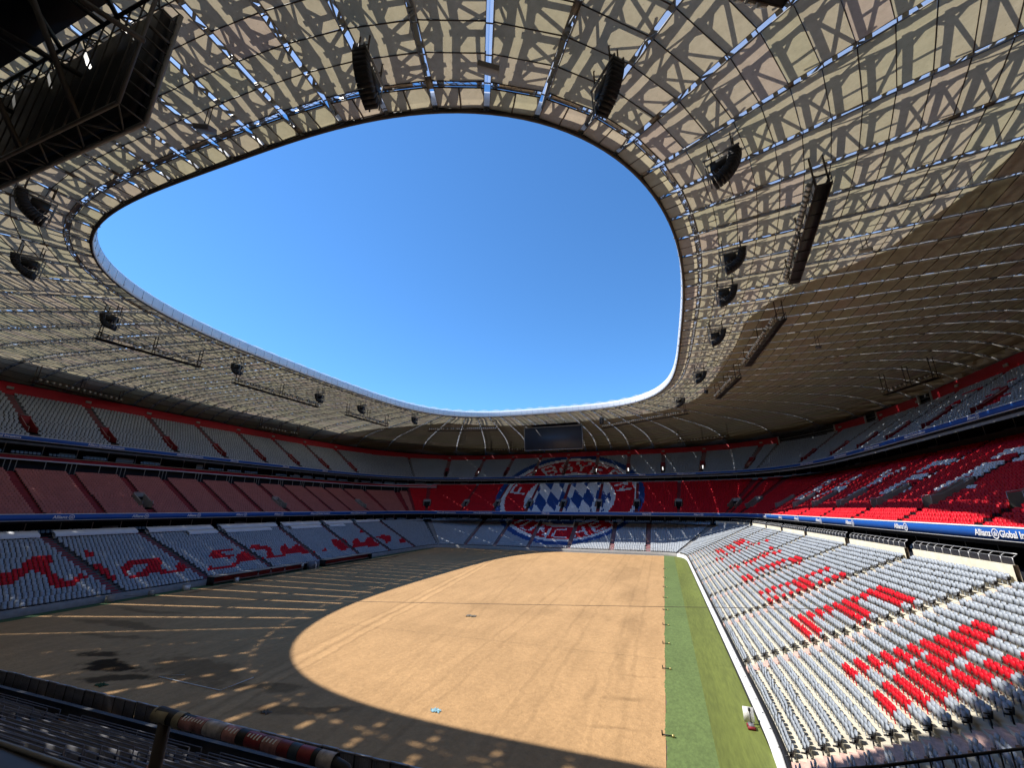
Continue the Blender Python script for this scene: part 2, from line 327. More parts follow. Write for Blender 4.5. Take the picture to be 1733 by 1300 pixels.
  14: '215.4:217.2b 218.4:218.6w 218.9:225.3r 225.6:227.4w 227.7:230.5b 231.9:232.6b 232.9:233.6w 233.9:237.3b 237.6:238.3w 238.6:241.4b 241.7:243.5w 245.1:246.3b 246.6:248.4w 248.7:251.0b 251.3:253.6w 253.9:255.7b 256.0:256.7w 258.0:260.3w 260.6:268.6r 268.9:270.1w 271.3:273.0b',
  15: '215.4:217.1b 218.4:218.6w 218.9:225.3r 225.6:227.4w 227.7:228.4b 228.8:229.0w 229.3:230.5b 231.9:232.6b 232.9:233.6w 233.9:237.3b 237.6:238.8w 239.1:241.4b 241.7:243.5w 245.1:246.3b 246.6:248.9w 249.2:251.0b 251.3:254.1w 254.4:255.7b 256.0:256.7w 258.0:260.3w 260.6:268.6r 268.9:270.1w 271.3:273.0b',
  16: '215.4:217.1b 218.4:218.6w 219.0:225.3r 225.6:227.4w 227.7:228.4b 228.8:229.5w 229.8:230.5b 231.9:232.6b 232.9:234.1w 234.5:237.3b 237.6:239.3w 239.7:241.4b 241.7:243.5w 245.1:246.3b 246.6:249.4w 249.7:251.0b 251.3:254.6w 254.9:255.7b 256.0:256.7w 258.0:260.3w 260.6:261.3r 261.7:262.4w 262.7:268.6r 268.9:270.1w 271.3:273.0b',
  17: '215.6:216.8b 217.1:217.3w 218.4:218.6w 219.0:225.8r 226.2:227.4w 227.7:227.9b 228.2:229.5w 229.8:230.5b 231.9:232.6b 232.9:234.7w 235.0:236.7b 237.1:239.3w 239.7:241.4b 241.7:243.5w 245.1:246.3b 246.6:249.9w 250.3:251.0b 251.3:255.1w 255.5:255.7b 256.0:256.7w 258.0:260.3w 260.6:261.3r 261.7:266.0w 266.3:268.6r 268.9:270.1w 271.3:273.0b',
  18: '215.6:217.3b 218.4:218.6w 219.0:225.8r 226.2:230.0w 230.3:230.5b 231.9:232.6b 232.9:235.2w 235.5:236.7b 237.1:239.9w 240.2:241.4b 241.7:243.5w 245.1:245.3w 245.6:246.3b 246.6:250.5w 250.8:251.0b 251.3:256.7w 258.0:260.3w 260.6:263.9r 264.3:268.1w 268.4:268.6r 268.9:270.1w 271.3:273.1b',
  19: '215.6:217.3b 218.4:218.6w 219.0:222.2r 222.5:225.3w 225.6:225.8r 226.2:230.5w 231.9:232.6b 232.9:235.2w 235.5:236.7b 237.1:240.4w 240.7:241.4b 241.7:243.5w 245.1:245.8w 246.1:246.3b 246.6:255.7w 256.0:256.2b 256.5:256.7w 258.0:260.3w 260.6:263.9r 264.3:265.0w 265.3:266.5r 266.8:268.1w 268.4:268.6r 268.9:270.1w 271.4:273.1b',
  20: '215.5:217.2b 218.5:218.7w 219.0:220.2r 220.5:224.3w 224.6:226.3r 226.7:230.5w 231.9:232.1b 232.4:235.7w 236.0:236.7b 237.1:240.9w 241.2:241.4b 241.7:243.5w 245.1:245.8w 246.1:246.3b 246.6:255.7w 256.0:256.7b 258.0:259.8w 260.1:263.9r 264.3:265.0w 265.3:267.0r 267.4:268.1w 268.4:268.6r 268.9:270.1w 271.4:273.1b',
  21: '215.5:217.2b 218.5:218.7w 219.0:219.7r 220.0:221.7w 222.0:222.7r 223.0:224.3w 224.6:226.3r 226.7:230.5w 231.9:232.1b 232.4:236.2w 236.5:236.7b 237.1:243.5w 245.1:251.0w 251.3:251.5b 251.8:255.7w 256.0:256.7b 258.0:259.8w 260.1:263.9r 264.3:265.0w 265.3:267.0r 267.4:268.1w 268.4:268.6r 268.9:270.1w 271.4:273.1b',
  22: '215.5:217.2b 218.5:219.2w 219.5:222.7r 223.0:223.2w 223.6:226.9r 227.2:230.5w 231.9:232.1b 232.4:243.5w 245.1:246.3w 246.6:246.8b 247.1:251.0w 251.3:252.0b 252.3:255.7w 256.0:256.7b 258.0:259.8w 260.1:263.9r 264.3:265.0w 265.3:267.0r 267.4:268.1w 268.4:268.6r 268.9:270.1w 271.4:273.1b',
  23: '216.0:217.2b 218.5:219.2w 219.5:222.2r 222.5:223.2w 223.6:226.9r 227.2:230.5w 231.9:241.4w 241.7:241.9b 242.3:243.5w 245.1:246.3w 246.6:247.3b 247.7:251.0w 251.3:252.5b 252.9:256.2w 256.5:256.7b 258.0:259.3w 259.6:263.9r 264.3:265.0w 265.3:267.0r 267.4:268.1w 268.4:268.6r 268.9:270.1w 271.4:273.1b',
  24: '215.9:217.1b 218.5:219.2w 219.5:224.8r 225.1:226.3w 226.7:227.4r 227.7:230.5w 231.9:236.7w 237.1:237.3b 237.6:241.4w 241.7:242.5b 242.8:243.5w 245.1:246.3w 246.6:247.9b 248.2:251.0w 251.3:253.1b 253.4:256.2w 256.5:256.7b 258.0:259.3w 259.6:267.0r 267.4:268.1w 268.4:268.6r 268.9:270.1w 271.5:273.2b',
  25: '215.9:217.1b 218.5:219.7w 220.0:221.2r 221.5:222.7w 223.0:223.8r 224.1:225.8w 226.1:227.9r 228.2:230.5w 231.9:232.1w 232.4:232.6b 232.9:236.7w 237.1:237.8b 238.1:241.4w 241.7:243.0b 243.3:243.5w 245.1:246.3w 246.6:248.4b 248.7:251.0w 251.3:253.6b 253.9:256.7w 258.0:258.8w 259.1:266.5r 266.8:267.6w 267.9:268.6r 268.9:270.1w 271.2:272.9b',
  26: '216.1:217.3b 218.5:219.7w 220.0:221.2r 221.5:224.3w 224.6:227.9r 228.2:230.5w 231.9:232.1w 232.4:233.1b 233.4:236.7w 237.1:238.3b 238.6:241.4w 241.7:243.5b 245.1:246.3w 246.6:248.4b 248.7:251.0w 251.3:254.1b 254.4:256.7w 258.0:258.8w 259.1:266.5r 266.8:267.6w 267.9:268.6r 268.9:270.1w 271.2:273.0b',
  27: '216.6:217.3b 218.5:219.7w 220.0:221.2r 221.5:223.2w 223.6:228.4r 228.7:230.5w 231.9:233.1b 233.4:236.2w 236.5:238.3b 238.6:241.4w 241.7:243.5b 245.1:246.3w 246.6:248.9b 249.2:251.0w 251.3:254.6b 254.9:256.7w 258.0:258.2w 258.6:267.0r 267.4:267.6w 267.9:268.1r 268.4:270.1w 271.3:273.0b',
 },
 'upp_far': {
  0: '281.3:283.6b 283.9:284.1w 285.8:286.0w 286.3:290.2r 290.5:291.7w 292.1:292.3r 292.6:293.3w 293.6:297.5r 299.1:305.0w 305.4:308.7b 309.0:310.8w 312.4:315.7w 316.1:317.8r 318.1:318.3w 318.7:324.1r 325.7:327.0r 327.3:328.0w 328.3:329.0r 329.4:331.1w 331.4:334.2b',
  1: '281.8:284.1b 285.8:286.5w 286.9:287.1r 287.4:288.6w 288.9:290.7r 291.0:292.8w 293.1:295.9r 296.2:296.9w 297.3:297.5r 299.1:299.3r 299.6:310.8w 312.4:314.2w 314.5:316.3r 316.6:318.9w 319.2:324.1r 325.7:326.5r 326.8:327.5w 327.8:328.5r 328.9:331.1w 331.4:334.2b',
  2: '282.3:284.1b 285.8:287.1w 287.4:287.6r 287.9:289.1w 289.5:291.2r 291.5:292.3w 292.6:296.4r 296.7:297.4w 299.1:301.4r 301.7:310.8w 312.4:315.2r 315.5:317.3w 317.6:318.3r 318.7:319.4w 319.7:324.1r 325.7:327.0w 327.3:328.0r 328.3:330.6w 330.9:333.7b',
  3: '282.8:284.1b 285.8:287.6w 287.9:288.6r 288.9:289.7w 290.0:290.2r 290.5:291.7w 292.1:297.4r 299.1:300.4w 300.7:305.6r 305.9:308.2w 308.5:310.8r 312.4:315.2r 315.5:315.7w 316.1:318.9r 319.2:319.9w 320.2:324.1r 325.8:326.5w 326.8:327.5r 327.8:330.1w 330.4:333.2b',
  4: '283.1:283.8b 286.1:288.4w 288.7:288.9r 289.2:291.5w 291.8:297.2r 299.4:300.1w 300.4:310.5r 312.7:312.9w 313.2:314.4r 314.8:315.5w 315.8:319.1r 319.4:320.7w 321.0:323.8r 326.0:326.7r 327.1:329.3w 329.6:332.9b',
  5: '286.1:286.8b 287.1:288.9w 289.2:289.9r 290.2:291.0w 291.3:295.1r 295.4:296.7w 297.0:297.2r 299.4:300.1w 300.4:303.7r 304.1:304.8w 305.1:307.9r 308.2:308.9w 309.3:310.5r 312.7:313.4w 313.7:314.4r 314.8:316.0w 316.3:317.6r 317.9:321.2w 321.5:323.8r 326.0:326.2r 326.5:328.8w 329.1:332.4b',
  6: '286.1:287.3b 287.7:289.9w 290.2:295.6r 295.9:297.2w 299.4:299.6w 299.9:303.7r 304.1:304.8w 305.1:307.9r 308.2:308.9w 309.3:310.5r 312.7:313.4w 313.7:315.0r 315.3:318.6w 318.9:320.2r 320.5:321.7w 322.0:323.8r 326.0:328.3w 328.6:331.9b',
  7: '286.1:287.9b 288.2:290.4w 290.8:293.0r 293.3:293.5w 293.9:297.2r 299.4:299.6w 299.9:303.7r 304.1:304.8w 305.1:307.9r 308.2:308.9w 309.3:309.5r 309.8:310.5w 312.7:313.9w 314.2:316.5r 316.8:317.0w 317.4:320.7r 321.0:322.2w 322.6:323.8r 326.0:327.8w 328.1:331.4b',
  8: '286.1:288.9b 289.2:291.5w 291.8:292.5r 292.8:294.6w 294.9:297.2r 299.4:299.6w 299.9:303.2r 303.5:304.8w 305.1:307.9r 308.2:310.5w 312.7:312.9r 313.2:313.9w 314.3:315.5r 315.8:317.0w 317.4:320.7r 321.0:322.2w 322.6:323.8r 326.1:326.8w 327.1:330.9b',
  9: '286.1:289.4b 289.7:292.5w 292.8:293.5r 293.9:295.6w 295.9:297.2r 299.4:303.2r 303.5:304.8w 305.1:308.4r 308.7:309.5w 309.8:310.5r 312.7:316.0r 316.3:317.0w 317.4:319.1r 319.4:321.2w 321.5:322.8r 323.1:323.8w 326.1:326.3w 326.6:330.4b',
  10: '286.9:290.7b 291.0:293.8w 294.1:294.8r 295.1:297.4w 299.1:301.9r 302.2:303.5w 303.8:304.5r 304.8:305.6w 305.9:309.7r 310.0:310.8w 312.4:313.2w 313.5:316.3r 316.6:319.9w 320.2:321.5r 321.8:324.1w 325.8:329.6b',
  11: '287.9:291.2b 291.5:294.8w 295.1:296.4r 296.7:297.4w 299.1:300.4r 300.7:301.9w 302.2:304.5r 304.8:305.6w 305.9:309.7r 310.0:310.8w 312.4:313.7w 314.0:317.8r 318.2:318.9w 319.2:320.4r 320.7:324.1w 325.8:328.6b',
  12: '288.4:292.7b 293.1:296.4w 296.7:297.4r 299.1:300.4r 300.7:301.9w 302.2:305.6r 305.9:307.1w 307.4:309.7r 310.0:310.8w 312.4:312.6r 313.0:313.2w 313.5:318.9r 319.2:323.0w 323.3:324.0b 325.8:328.1b',
  13: '289.5:293.8b 294.1:297.4w 299.1:300.4r 300.7:301.9w 302.2:305.6r 305.9:307.1w 307.4:310.8r 312.4:312.6w 313.0:317.3r 317.6:322.0w 322.3:324.0b 325.8:327.1b',
  14: '290.5:295.3b 295.6:297.4w 299.1:300.4w 300.7:305.6r 305.9:307.1w 307.4:310.8r 312.4:315.2r 315.6:320.9w 321.3:324.0b 325.9:326.1b',
  15: '291.5:296.9b 297.2:297.4w 299.1:304.0w 304.3:310.8r 312.4:319.4w 319.7:324.0b',
  16: '292.5:297.4b 299.1:310.8w 312.4:317.3w 317.6:324.0b',
  17: '294.1:297.4b 299.1:300.9b 301.2:310.8w 312.4:314.7w 315.0:323.0b',
  18: '295.6:297.4b 299.1:305.6b 305.9:310.2w 310.6:310.8b 312.4:321.5b',
  19: '297.2:297.4b 299.1:310.8b 312.4:319.9b',
  20: '299.1:310.8b 312.4:317.8b',
 },
}
# ------------------------------------------------------------------ helpers
class MB:
    """collects vertices and faces, then links them as one mesh object"""
    def __init__(self):
        self.v, self.q, self.t, self.n = [], [], [], 0
    def add(self, v, q=None, t=None):
        v = np.asarray(v, float).reshape(-1, 3)
        if q is not None and len(q):
            self.q.append(np.asarray(q, int).reshape(-1, 4) + self.n)
        if t is not None and len(t):
            self.t.append(np.asarray(t, int).reshape(-1, 3) + self.n)
        self.v.append(v)
        self.n += len(v)
        return self
    def beams(self, p0, p1, w, h, up=(0, 0, 1)):
        """square bars from p0 to p1, w wide and h deep"""
        p0, p1 = np.asarray(p0, float).reshape(-1, 3), np.asarray(p1, float).reshape(-1, 3)
        if not len(p0):
            return self
        ax = p1 - p0
        ln = np.linalg.norm(ax, axis=1, keepdims=True)
        ax = ax / np.maximum(ln, 1e-9)
        u = np.broadcast_to(np.asarray(up, float), ax.shape).copy()
        par = np.abs((ax * u).sum(1)) > 0.95
        u[par] = (1, 0, 0)
        sd = np.cross(ax, u)
        sd /= np.linalg.norm(sd, axis=1, keepdims=True)
        uu = np.cross(sd, ax)
        w, h = np.broadcast_to(np.asarray(w, float), (len(p0),))[:, None] / 2, np.broadcast_to(np.asarray(h, float), (len(p0),))[:, None] / 2
        c = [-sd * w - uu * h, sd * w - uu * h, sd * w + uu * h, -sd * w + uu * h]
        V = np.stack([p0 + k for k in c] + [p1 + k for k in c], 1).reshape(-1, 3)
        f = np.array([[0, 3, 2, 1], [4, 5, 6, 7], [0, 1, 5, 4], [1, 2, 6, 5], [2, 3, 7, 6], [3, 0, 4, 7]])
        Q = (np.arange(len(p0))[:, None, None] * 8 + f[None]).reshape(-1, 4)
        return self.add(V, Q)
    def box(self, c, size, rz=0.0):
        c = np.asarray(c, float)
        sx, sy, sz = [k / 2 for k in size]
        a = np.array([math.cos(rz), math.sin(rz), 0.0])
        return self.beams([c - a * sx], [c + a * sx], 2 * sy, 2 * sz)
    def tube(self, pts, r, n=10, cap=True):
        pts = np.asarray(pts, float)
        m = len(pts)
        r = np.broadcast_to(np.asarray(r, float), (m,))
        tan = np.gradient(pts, axis=0)
        tan /= np.linalg.norm(tan, axis=1, keepdims=True)
        ref = np.array([0, 0, 1.0]) if abs(tan[0][2]) < 0.9 else np.array([1.0, 0, 0])
        a = np.arange(n) * 2 * np.pi / n
        V = []
        for i in range(m):
            s = np.cross(tan[i], ref)
            s /= max(np.linalg.norm(s), 1e-9)
            u = np.cross(s, tan[i])
            ref = u
            V.append(pts[i] + r[i] * (np.cos(a)[:, None] * s + np.sin(a)[:, None] * u))
        V = np.concatenate(V)
        Q = []
        for i in range(m - 1):
            for j in range(n):
                k = (j + 1) % n
                Q.append((i * n + j, i * n + k, (i + 1) * n + k, (i + 1) * n + j))
        T = []
        if cap:
            V = np.concatenate([V, pts[:1], pts[-1:]])
            for j in range(n):
                k = (j + 1) % n
                T += [(m * n, k, j), (m * n + 1, (m - 1) * n + j, (m - 1) * n + k)]
        return self.add(V, Q, T)
    def mesh(self, name):
        me = bpy.data.meshes.new(name)
        v = np.concatenate(self.v) if self.v else np.zeros((0, 3))
        q = np.concatenate(self.q) if self.q else np.zeros((0, 4), int)
        t = np.concatenate(self.t) if self.t else np.zeros((0, 3), int)
        me.vertices.add(len(v))
        me.vertices.foreach_set('co', v.astype(np.float32).ravel())
        me.loops.add(q.size + t.size)
        me.loops.foreach_set('vertex_index', np.concatenate([q.ravel(), t.ravel()]).astype(np.int32))
        me.polygons.add(len(q) + len(t))
        st = np.concatenate([np.arange(len(q)) * 4, q.size + np.arange(len(t)) * 3]).astype(np.int32)
        me.polygons.foreach_set('loop_start', st)
        me.update(calc_edges=True)
        return me
    def build(self, name, mat=None, parent=None, kind=None, smooth=False):
        me = self.mesh(name)
        if mat is not None:
            me.materials.append(mat)
        if smooth:
            me.polygons.foreach_set('use_smooth', np.ones(len(me.polygons), bool))
        return link(name, me, parent, kind)

def link(name, me, parent=None, kind=None):
    o = bpy.data.objects.new(name, me)
    COL.objects.link(o)
    if parent is not None:
        hang(o, parent)
    if kind:
        o['kind'] = kind
    return o

def world_loc(o):
    m = Matrix.Identity(4)
    while o is not None:
        m = Matrix.LocRotScale(o.location, o.rotation_euler, o.scale) if o.parent is None else \
            o.matrix_parent_inverse @ Matrix.LocRotScale(o.location, o.rotation_euler, o.scale)
        return m
def hang(o, parent):
    """parent a mesh written in world coordinates"""
    o.parent = parent
    m = Matrix.Identity(4)
    p = parent
    while p is not None:
        m = (p.matrix_parent_inverse if p.parent is not None else Matrix.Identity(4)) @ \
            Matrix.LocRotScale(p.location, p.rotation_euler, p.scale) @ m
        p = p.parent
    o.matrix_parent_inverse = m.inverted()

def thing(name, label, cat, loc=(0, 0, 0), group=None):
    o = bpy.data.objects.new(name, None)
    COL.objects.link(o)
    o.location = loc
    o.empty_display_size = 0.5
    return tag(o, label, cat, group)
def tag(o, label, cat, group=None):
    o['label'], o['category'] = label, cat
    if group:
        o['group'] = group
    return o
def copy_thing(root, loc, rz, label, group=None, scale=None):
    r = root.copy()
    COL.objects.link(r)
    r.location, r.rotation_euler = loc, (0, 0, rz)
    if scale:
        r.scale = scale
    r['label'] = label
    if group:
        r['group'] = group
    for ch in list(root.children):
        c = ch.copy()
        COL.objects.link(c)
        c.parent = r
        for g in list(ch.children):
            e = g.copy()
            COL.objects.link(e)
            e.parent = c
    return r

def strip(mb, ring, ss, prof, keep=None, zf=None):
    """sweeps the profile [(d, z), ...] along the ring through the arc lengths ss; keep masks the cells"""
    ss = np.asarray(ss, float)
    m, k = len(ss), len(prof)
    V = np.zeros((m, k, 3))
    for j, (d, z) in enumerate(prof):
        dd = d(ss) if callable(d) else d
        V[:, j, 0], V[:, j, 1] = ring.pos(ss, dd)
        V[:, j, 2] = z(ss) if callable(z) else z
    idx = np.arange(m * k).reshape(m, k)
    Q = np.stack([idx[:-1, :-1], idx[1:, :-1], idx[1:, 1:], idx[:-1, 1:]], -1)
    if keep is not None:
        Q = Q[np.asarray(keep, bool)]
    return mb.add(V.reshape(-1, 3), Q.reshape(-1, 4))

# ------------------------------------------------------------------ materials
def mat(name, col, rough=0.6, var=0.12, scale=3.0, bump=0.0, metal=0.0, spec=0.4, emit=None, streak=None, var2=0.0):
    m = bpy.data.materials.new(name)
    m.use_nodes = True
    nt = m.node_tree
    b = nt.nodes['Principled BSDF']
    b.inputs['Roughness'].default_value = rough
    b.inputs['Metallic'].default_value = metal
    b.inputs['Specular IOR Level'].default_value = spec
    tc = nt.nodes.new('ShaderNodeTexCoord')
    src = tc.outputs['Object']
    if streak:
        mp = nt.nodes.new('ShaderNodeMapping')
        mp.inputs['Scale'].default_value = streak
        nt.links.new(src, mp.inputs[0])
        src = mp.outputs[0]
    n = nt.nodes.new('ShaderNodeTexNoise')
    n.inputs['Scale'].default_value = scale
    n.inputs['Detail'].default_value = 5.0
    n.inputs['Roughness'].default_value = 0.6
    nt.links.new(src, n.inputs['Vector'])
    r = nt.nodes.new('ShaderNodeMapRange')
    r.inputs[1].default_value, r.inputs[2].default_value = 0.3, 0.7
    r.inputs[3].default_value, r.inputs[4].default_value = 1 - var, 1 + var
    nt.links.new(n.outputs[0], r.inputs[0])
    fac = r.outputs[0]
    if var2:
        n2 = nt.nodes.new('ShaderNodeTexNoise')
        n2.inputs['Scale'].default_value = scale * 0.08
        n2.inputs['Detail'].default_value = 3.0
        nt.links.new(src, n2.inputs['Vector'])
        r2 = nt.nodes.new('ShaderNodeMapRange')
        r2.inputs[1].default_value, r2.inputs[2].default_value = 0.3, 0.7
        r2.inputs[3].default_value, r2.inputs[4].default_value = 1 - var2, 1 + var2
        nt.links.new(n2.outputs[0], r2.inputs[0])
        mm = nt.nodes.new('ShaderNodeMath')
        mm.operation = 'MULTIPLY'
        nt.links.new(fac, mm.inputs[0])
        nt.links.new(r2.outputs[0], mm.inputs[1])
        fac = mm.outputs[0]
    v = nt.nodes.new('ShaderNodeVectorMath')
    v.operation = 'SCALE'
    v.inputs[0].default_value = col[:3]
    nt.links.new(fac, v.inputs['Scale'])
    nt.links.new(v.outputs[0], b.inputs['Base Color'])
    if bump:
        bp = nt.nodes.new('ShaderNodeBump')
        bp.inputs['Strength'].default_value = bump
        bp.inputs['Distance'].default_value = 0.02
        nt.links.new(n.outputs[0], bp.inputs['Height'])
        nt.links.new(bp.outputs[0], b.inputs['Normal'])
    if emit:
        b.inputs['Emission Color'].default_value = (*emit[0], 1)
        b.inputs['Emission Strength'].default_value = emit[1]
    return m

M = dict(
    seat_grey=mat('seat_grey', (0.355, 0.39, 0.435), 0.42, 0.15, 1.6, var2=0.06),
    seat_red=mat('seat_red', (0.60, 0.006, 0.018), 0.5, 0.14, 0.9, spec=0.22),
    seat_white=mat('seat_white', (0.80, 0.80, 0.80), 0.42, 0.10, 0.9),
    seat_blue=mat('seat_blue', (0.012, 0.07, 0.27), 0.42, 0.12, 0.9),
    seat_salmon=mat('seat_salmon', (0.42, 0.135, 0.115), 0.6, 0.10, 0.6),
    seat_black=mat('seat_black', (0.016, 0.016, 0.018), 0.5, 0.1, 3.0),
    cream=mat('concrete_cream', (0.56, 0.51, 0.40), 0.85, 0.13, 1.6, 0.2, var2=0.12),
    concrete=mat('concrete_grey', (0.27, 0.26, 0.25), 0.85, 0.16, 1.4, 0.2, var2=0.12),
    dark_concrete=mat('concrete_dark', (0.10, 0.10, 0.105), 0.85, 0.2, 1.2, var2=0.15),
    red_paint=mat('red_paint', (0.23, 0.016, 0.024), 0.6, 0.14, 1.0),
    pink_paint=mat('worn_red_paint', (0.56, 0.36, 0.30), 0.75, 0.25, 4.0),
    red_wall=mat('red_wall', (0.35, 0.008, 0.018), 0.55, 0.10, 0.7),
    blue_board=mat('blue_board', (0.010, 0.085, 0.36), 0.45, 0.06, 0.8),
    white_paint=mat('white_paint', (0.78, 0.78, 0.77), 0.45, 0.06, 1.0),
    lettering=mat('white_lettering', (0.80, 0.80, 0.80), 0.5, 0.03, 1.0),
    steel=mat('galvanised_steel', (0.42, 0.42, 0.43), 0.45, 0.15, 2.0, metal=0.6),
    truss_steel=mat('truss_steel', (0.23, 0.225, 0.215), 0.55, 0.14, 1.0, metal=0.1),
    frame_dark=mat('dark_frame', (0.075, 0.058, 0.045), 0.6, 0.2, 1.5),
    black=mat('black_metal', (0.013, 0.013, 0.015), 0.55, 0.2, 2.0),
    mesh_black=mat('speaker_mesh', (0.022, 0.022, 0.026), 0.7, 0.2, 6.0),
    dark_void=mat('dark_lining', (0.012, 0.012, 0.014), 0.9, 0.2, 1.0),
    glass_dark=mat('dark_glazing', (0.02, 0.022, 0.028), 0.18, 0.2, 0.4, spec=0.5),
    panel_pale=mat('pale_panel', (0.30, 0.29, 0.27), 0.7, 0.1, 1.0),
    slate=mat('slate_sheet', (0.15, 0.15, 0.17), 0.5, 0.2, 1.4, metal=0.1),
    board_steel=mat('board_steel', (0.085, 0.08, 0.072), 0.6, 0.2, 1.5),
    screen=mat('screen_off', (0.030, 0.033, 0.042), 0.5, 0.05, 0.5),
    fascia=mat('white_fascia', (0.80, 0.80, 0.80), 0.42, 0.05, 0.5),
    cover=mat('pale_cover_sheet', (0.62, 0.64, 0.68), 0.7, 0.06, 0.8),
    lamp_face=mat('floodlight_glass', (0.62, 0.62, 0.60), 0.25, 0.1, 2.0),
    daylight_glow=mat('glowing_daylight', (0.8, 0.8, 0.8), 0.6, 0.0, 1.0, emit=((1.0, 1.0, 0.97), 1.0)),  # glow in place of daylight, for the far upper exits
)
# ------------------------------------------------------------------ ground
def ground_mesh(name, x0, x1, y0, y1, z, nx=1, ny=1, m=None):
    mb = MB()
    xs, ys = np.linspace(x0, x1, nx + 1), np.linspace(y0, y1, ny + 1)
    X, Y = np.meshgrid(xs, ys)
    V = np.stack([X.ravel(), Y.ravel(), np.full(X.size, z)], 1)
    idx = np.arange(X.size).reshape(ny + 1, nx + 1)
    Q = np.stack([idx[:-1, :-1], idx[:-1, 1:], idx[1:, 1:], idx[1:, :-1]], -1).reshape(-1, 4)
    mb.add(V, Q)
    return mb.build(name, m, kind='structure')

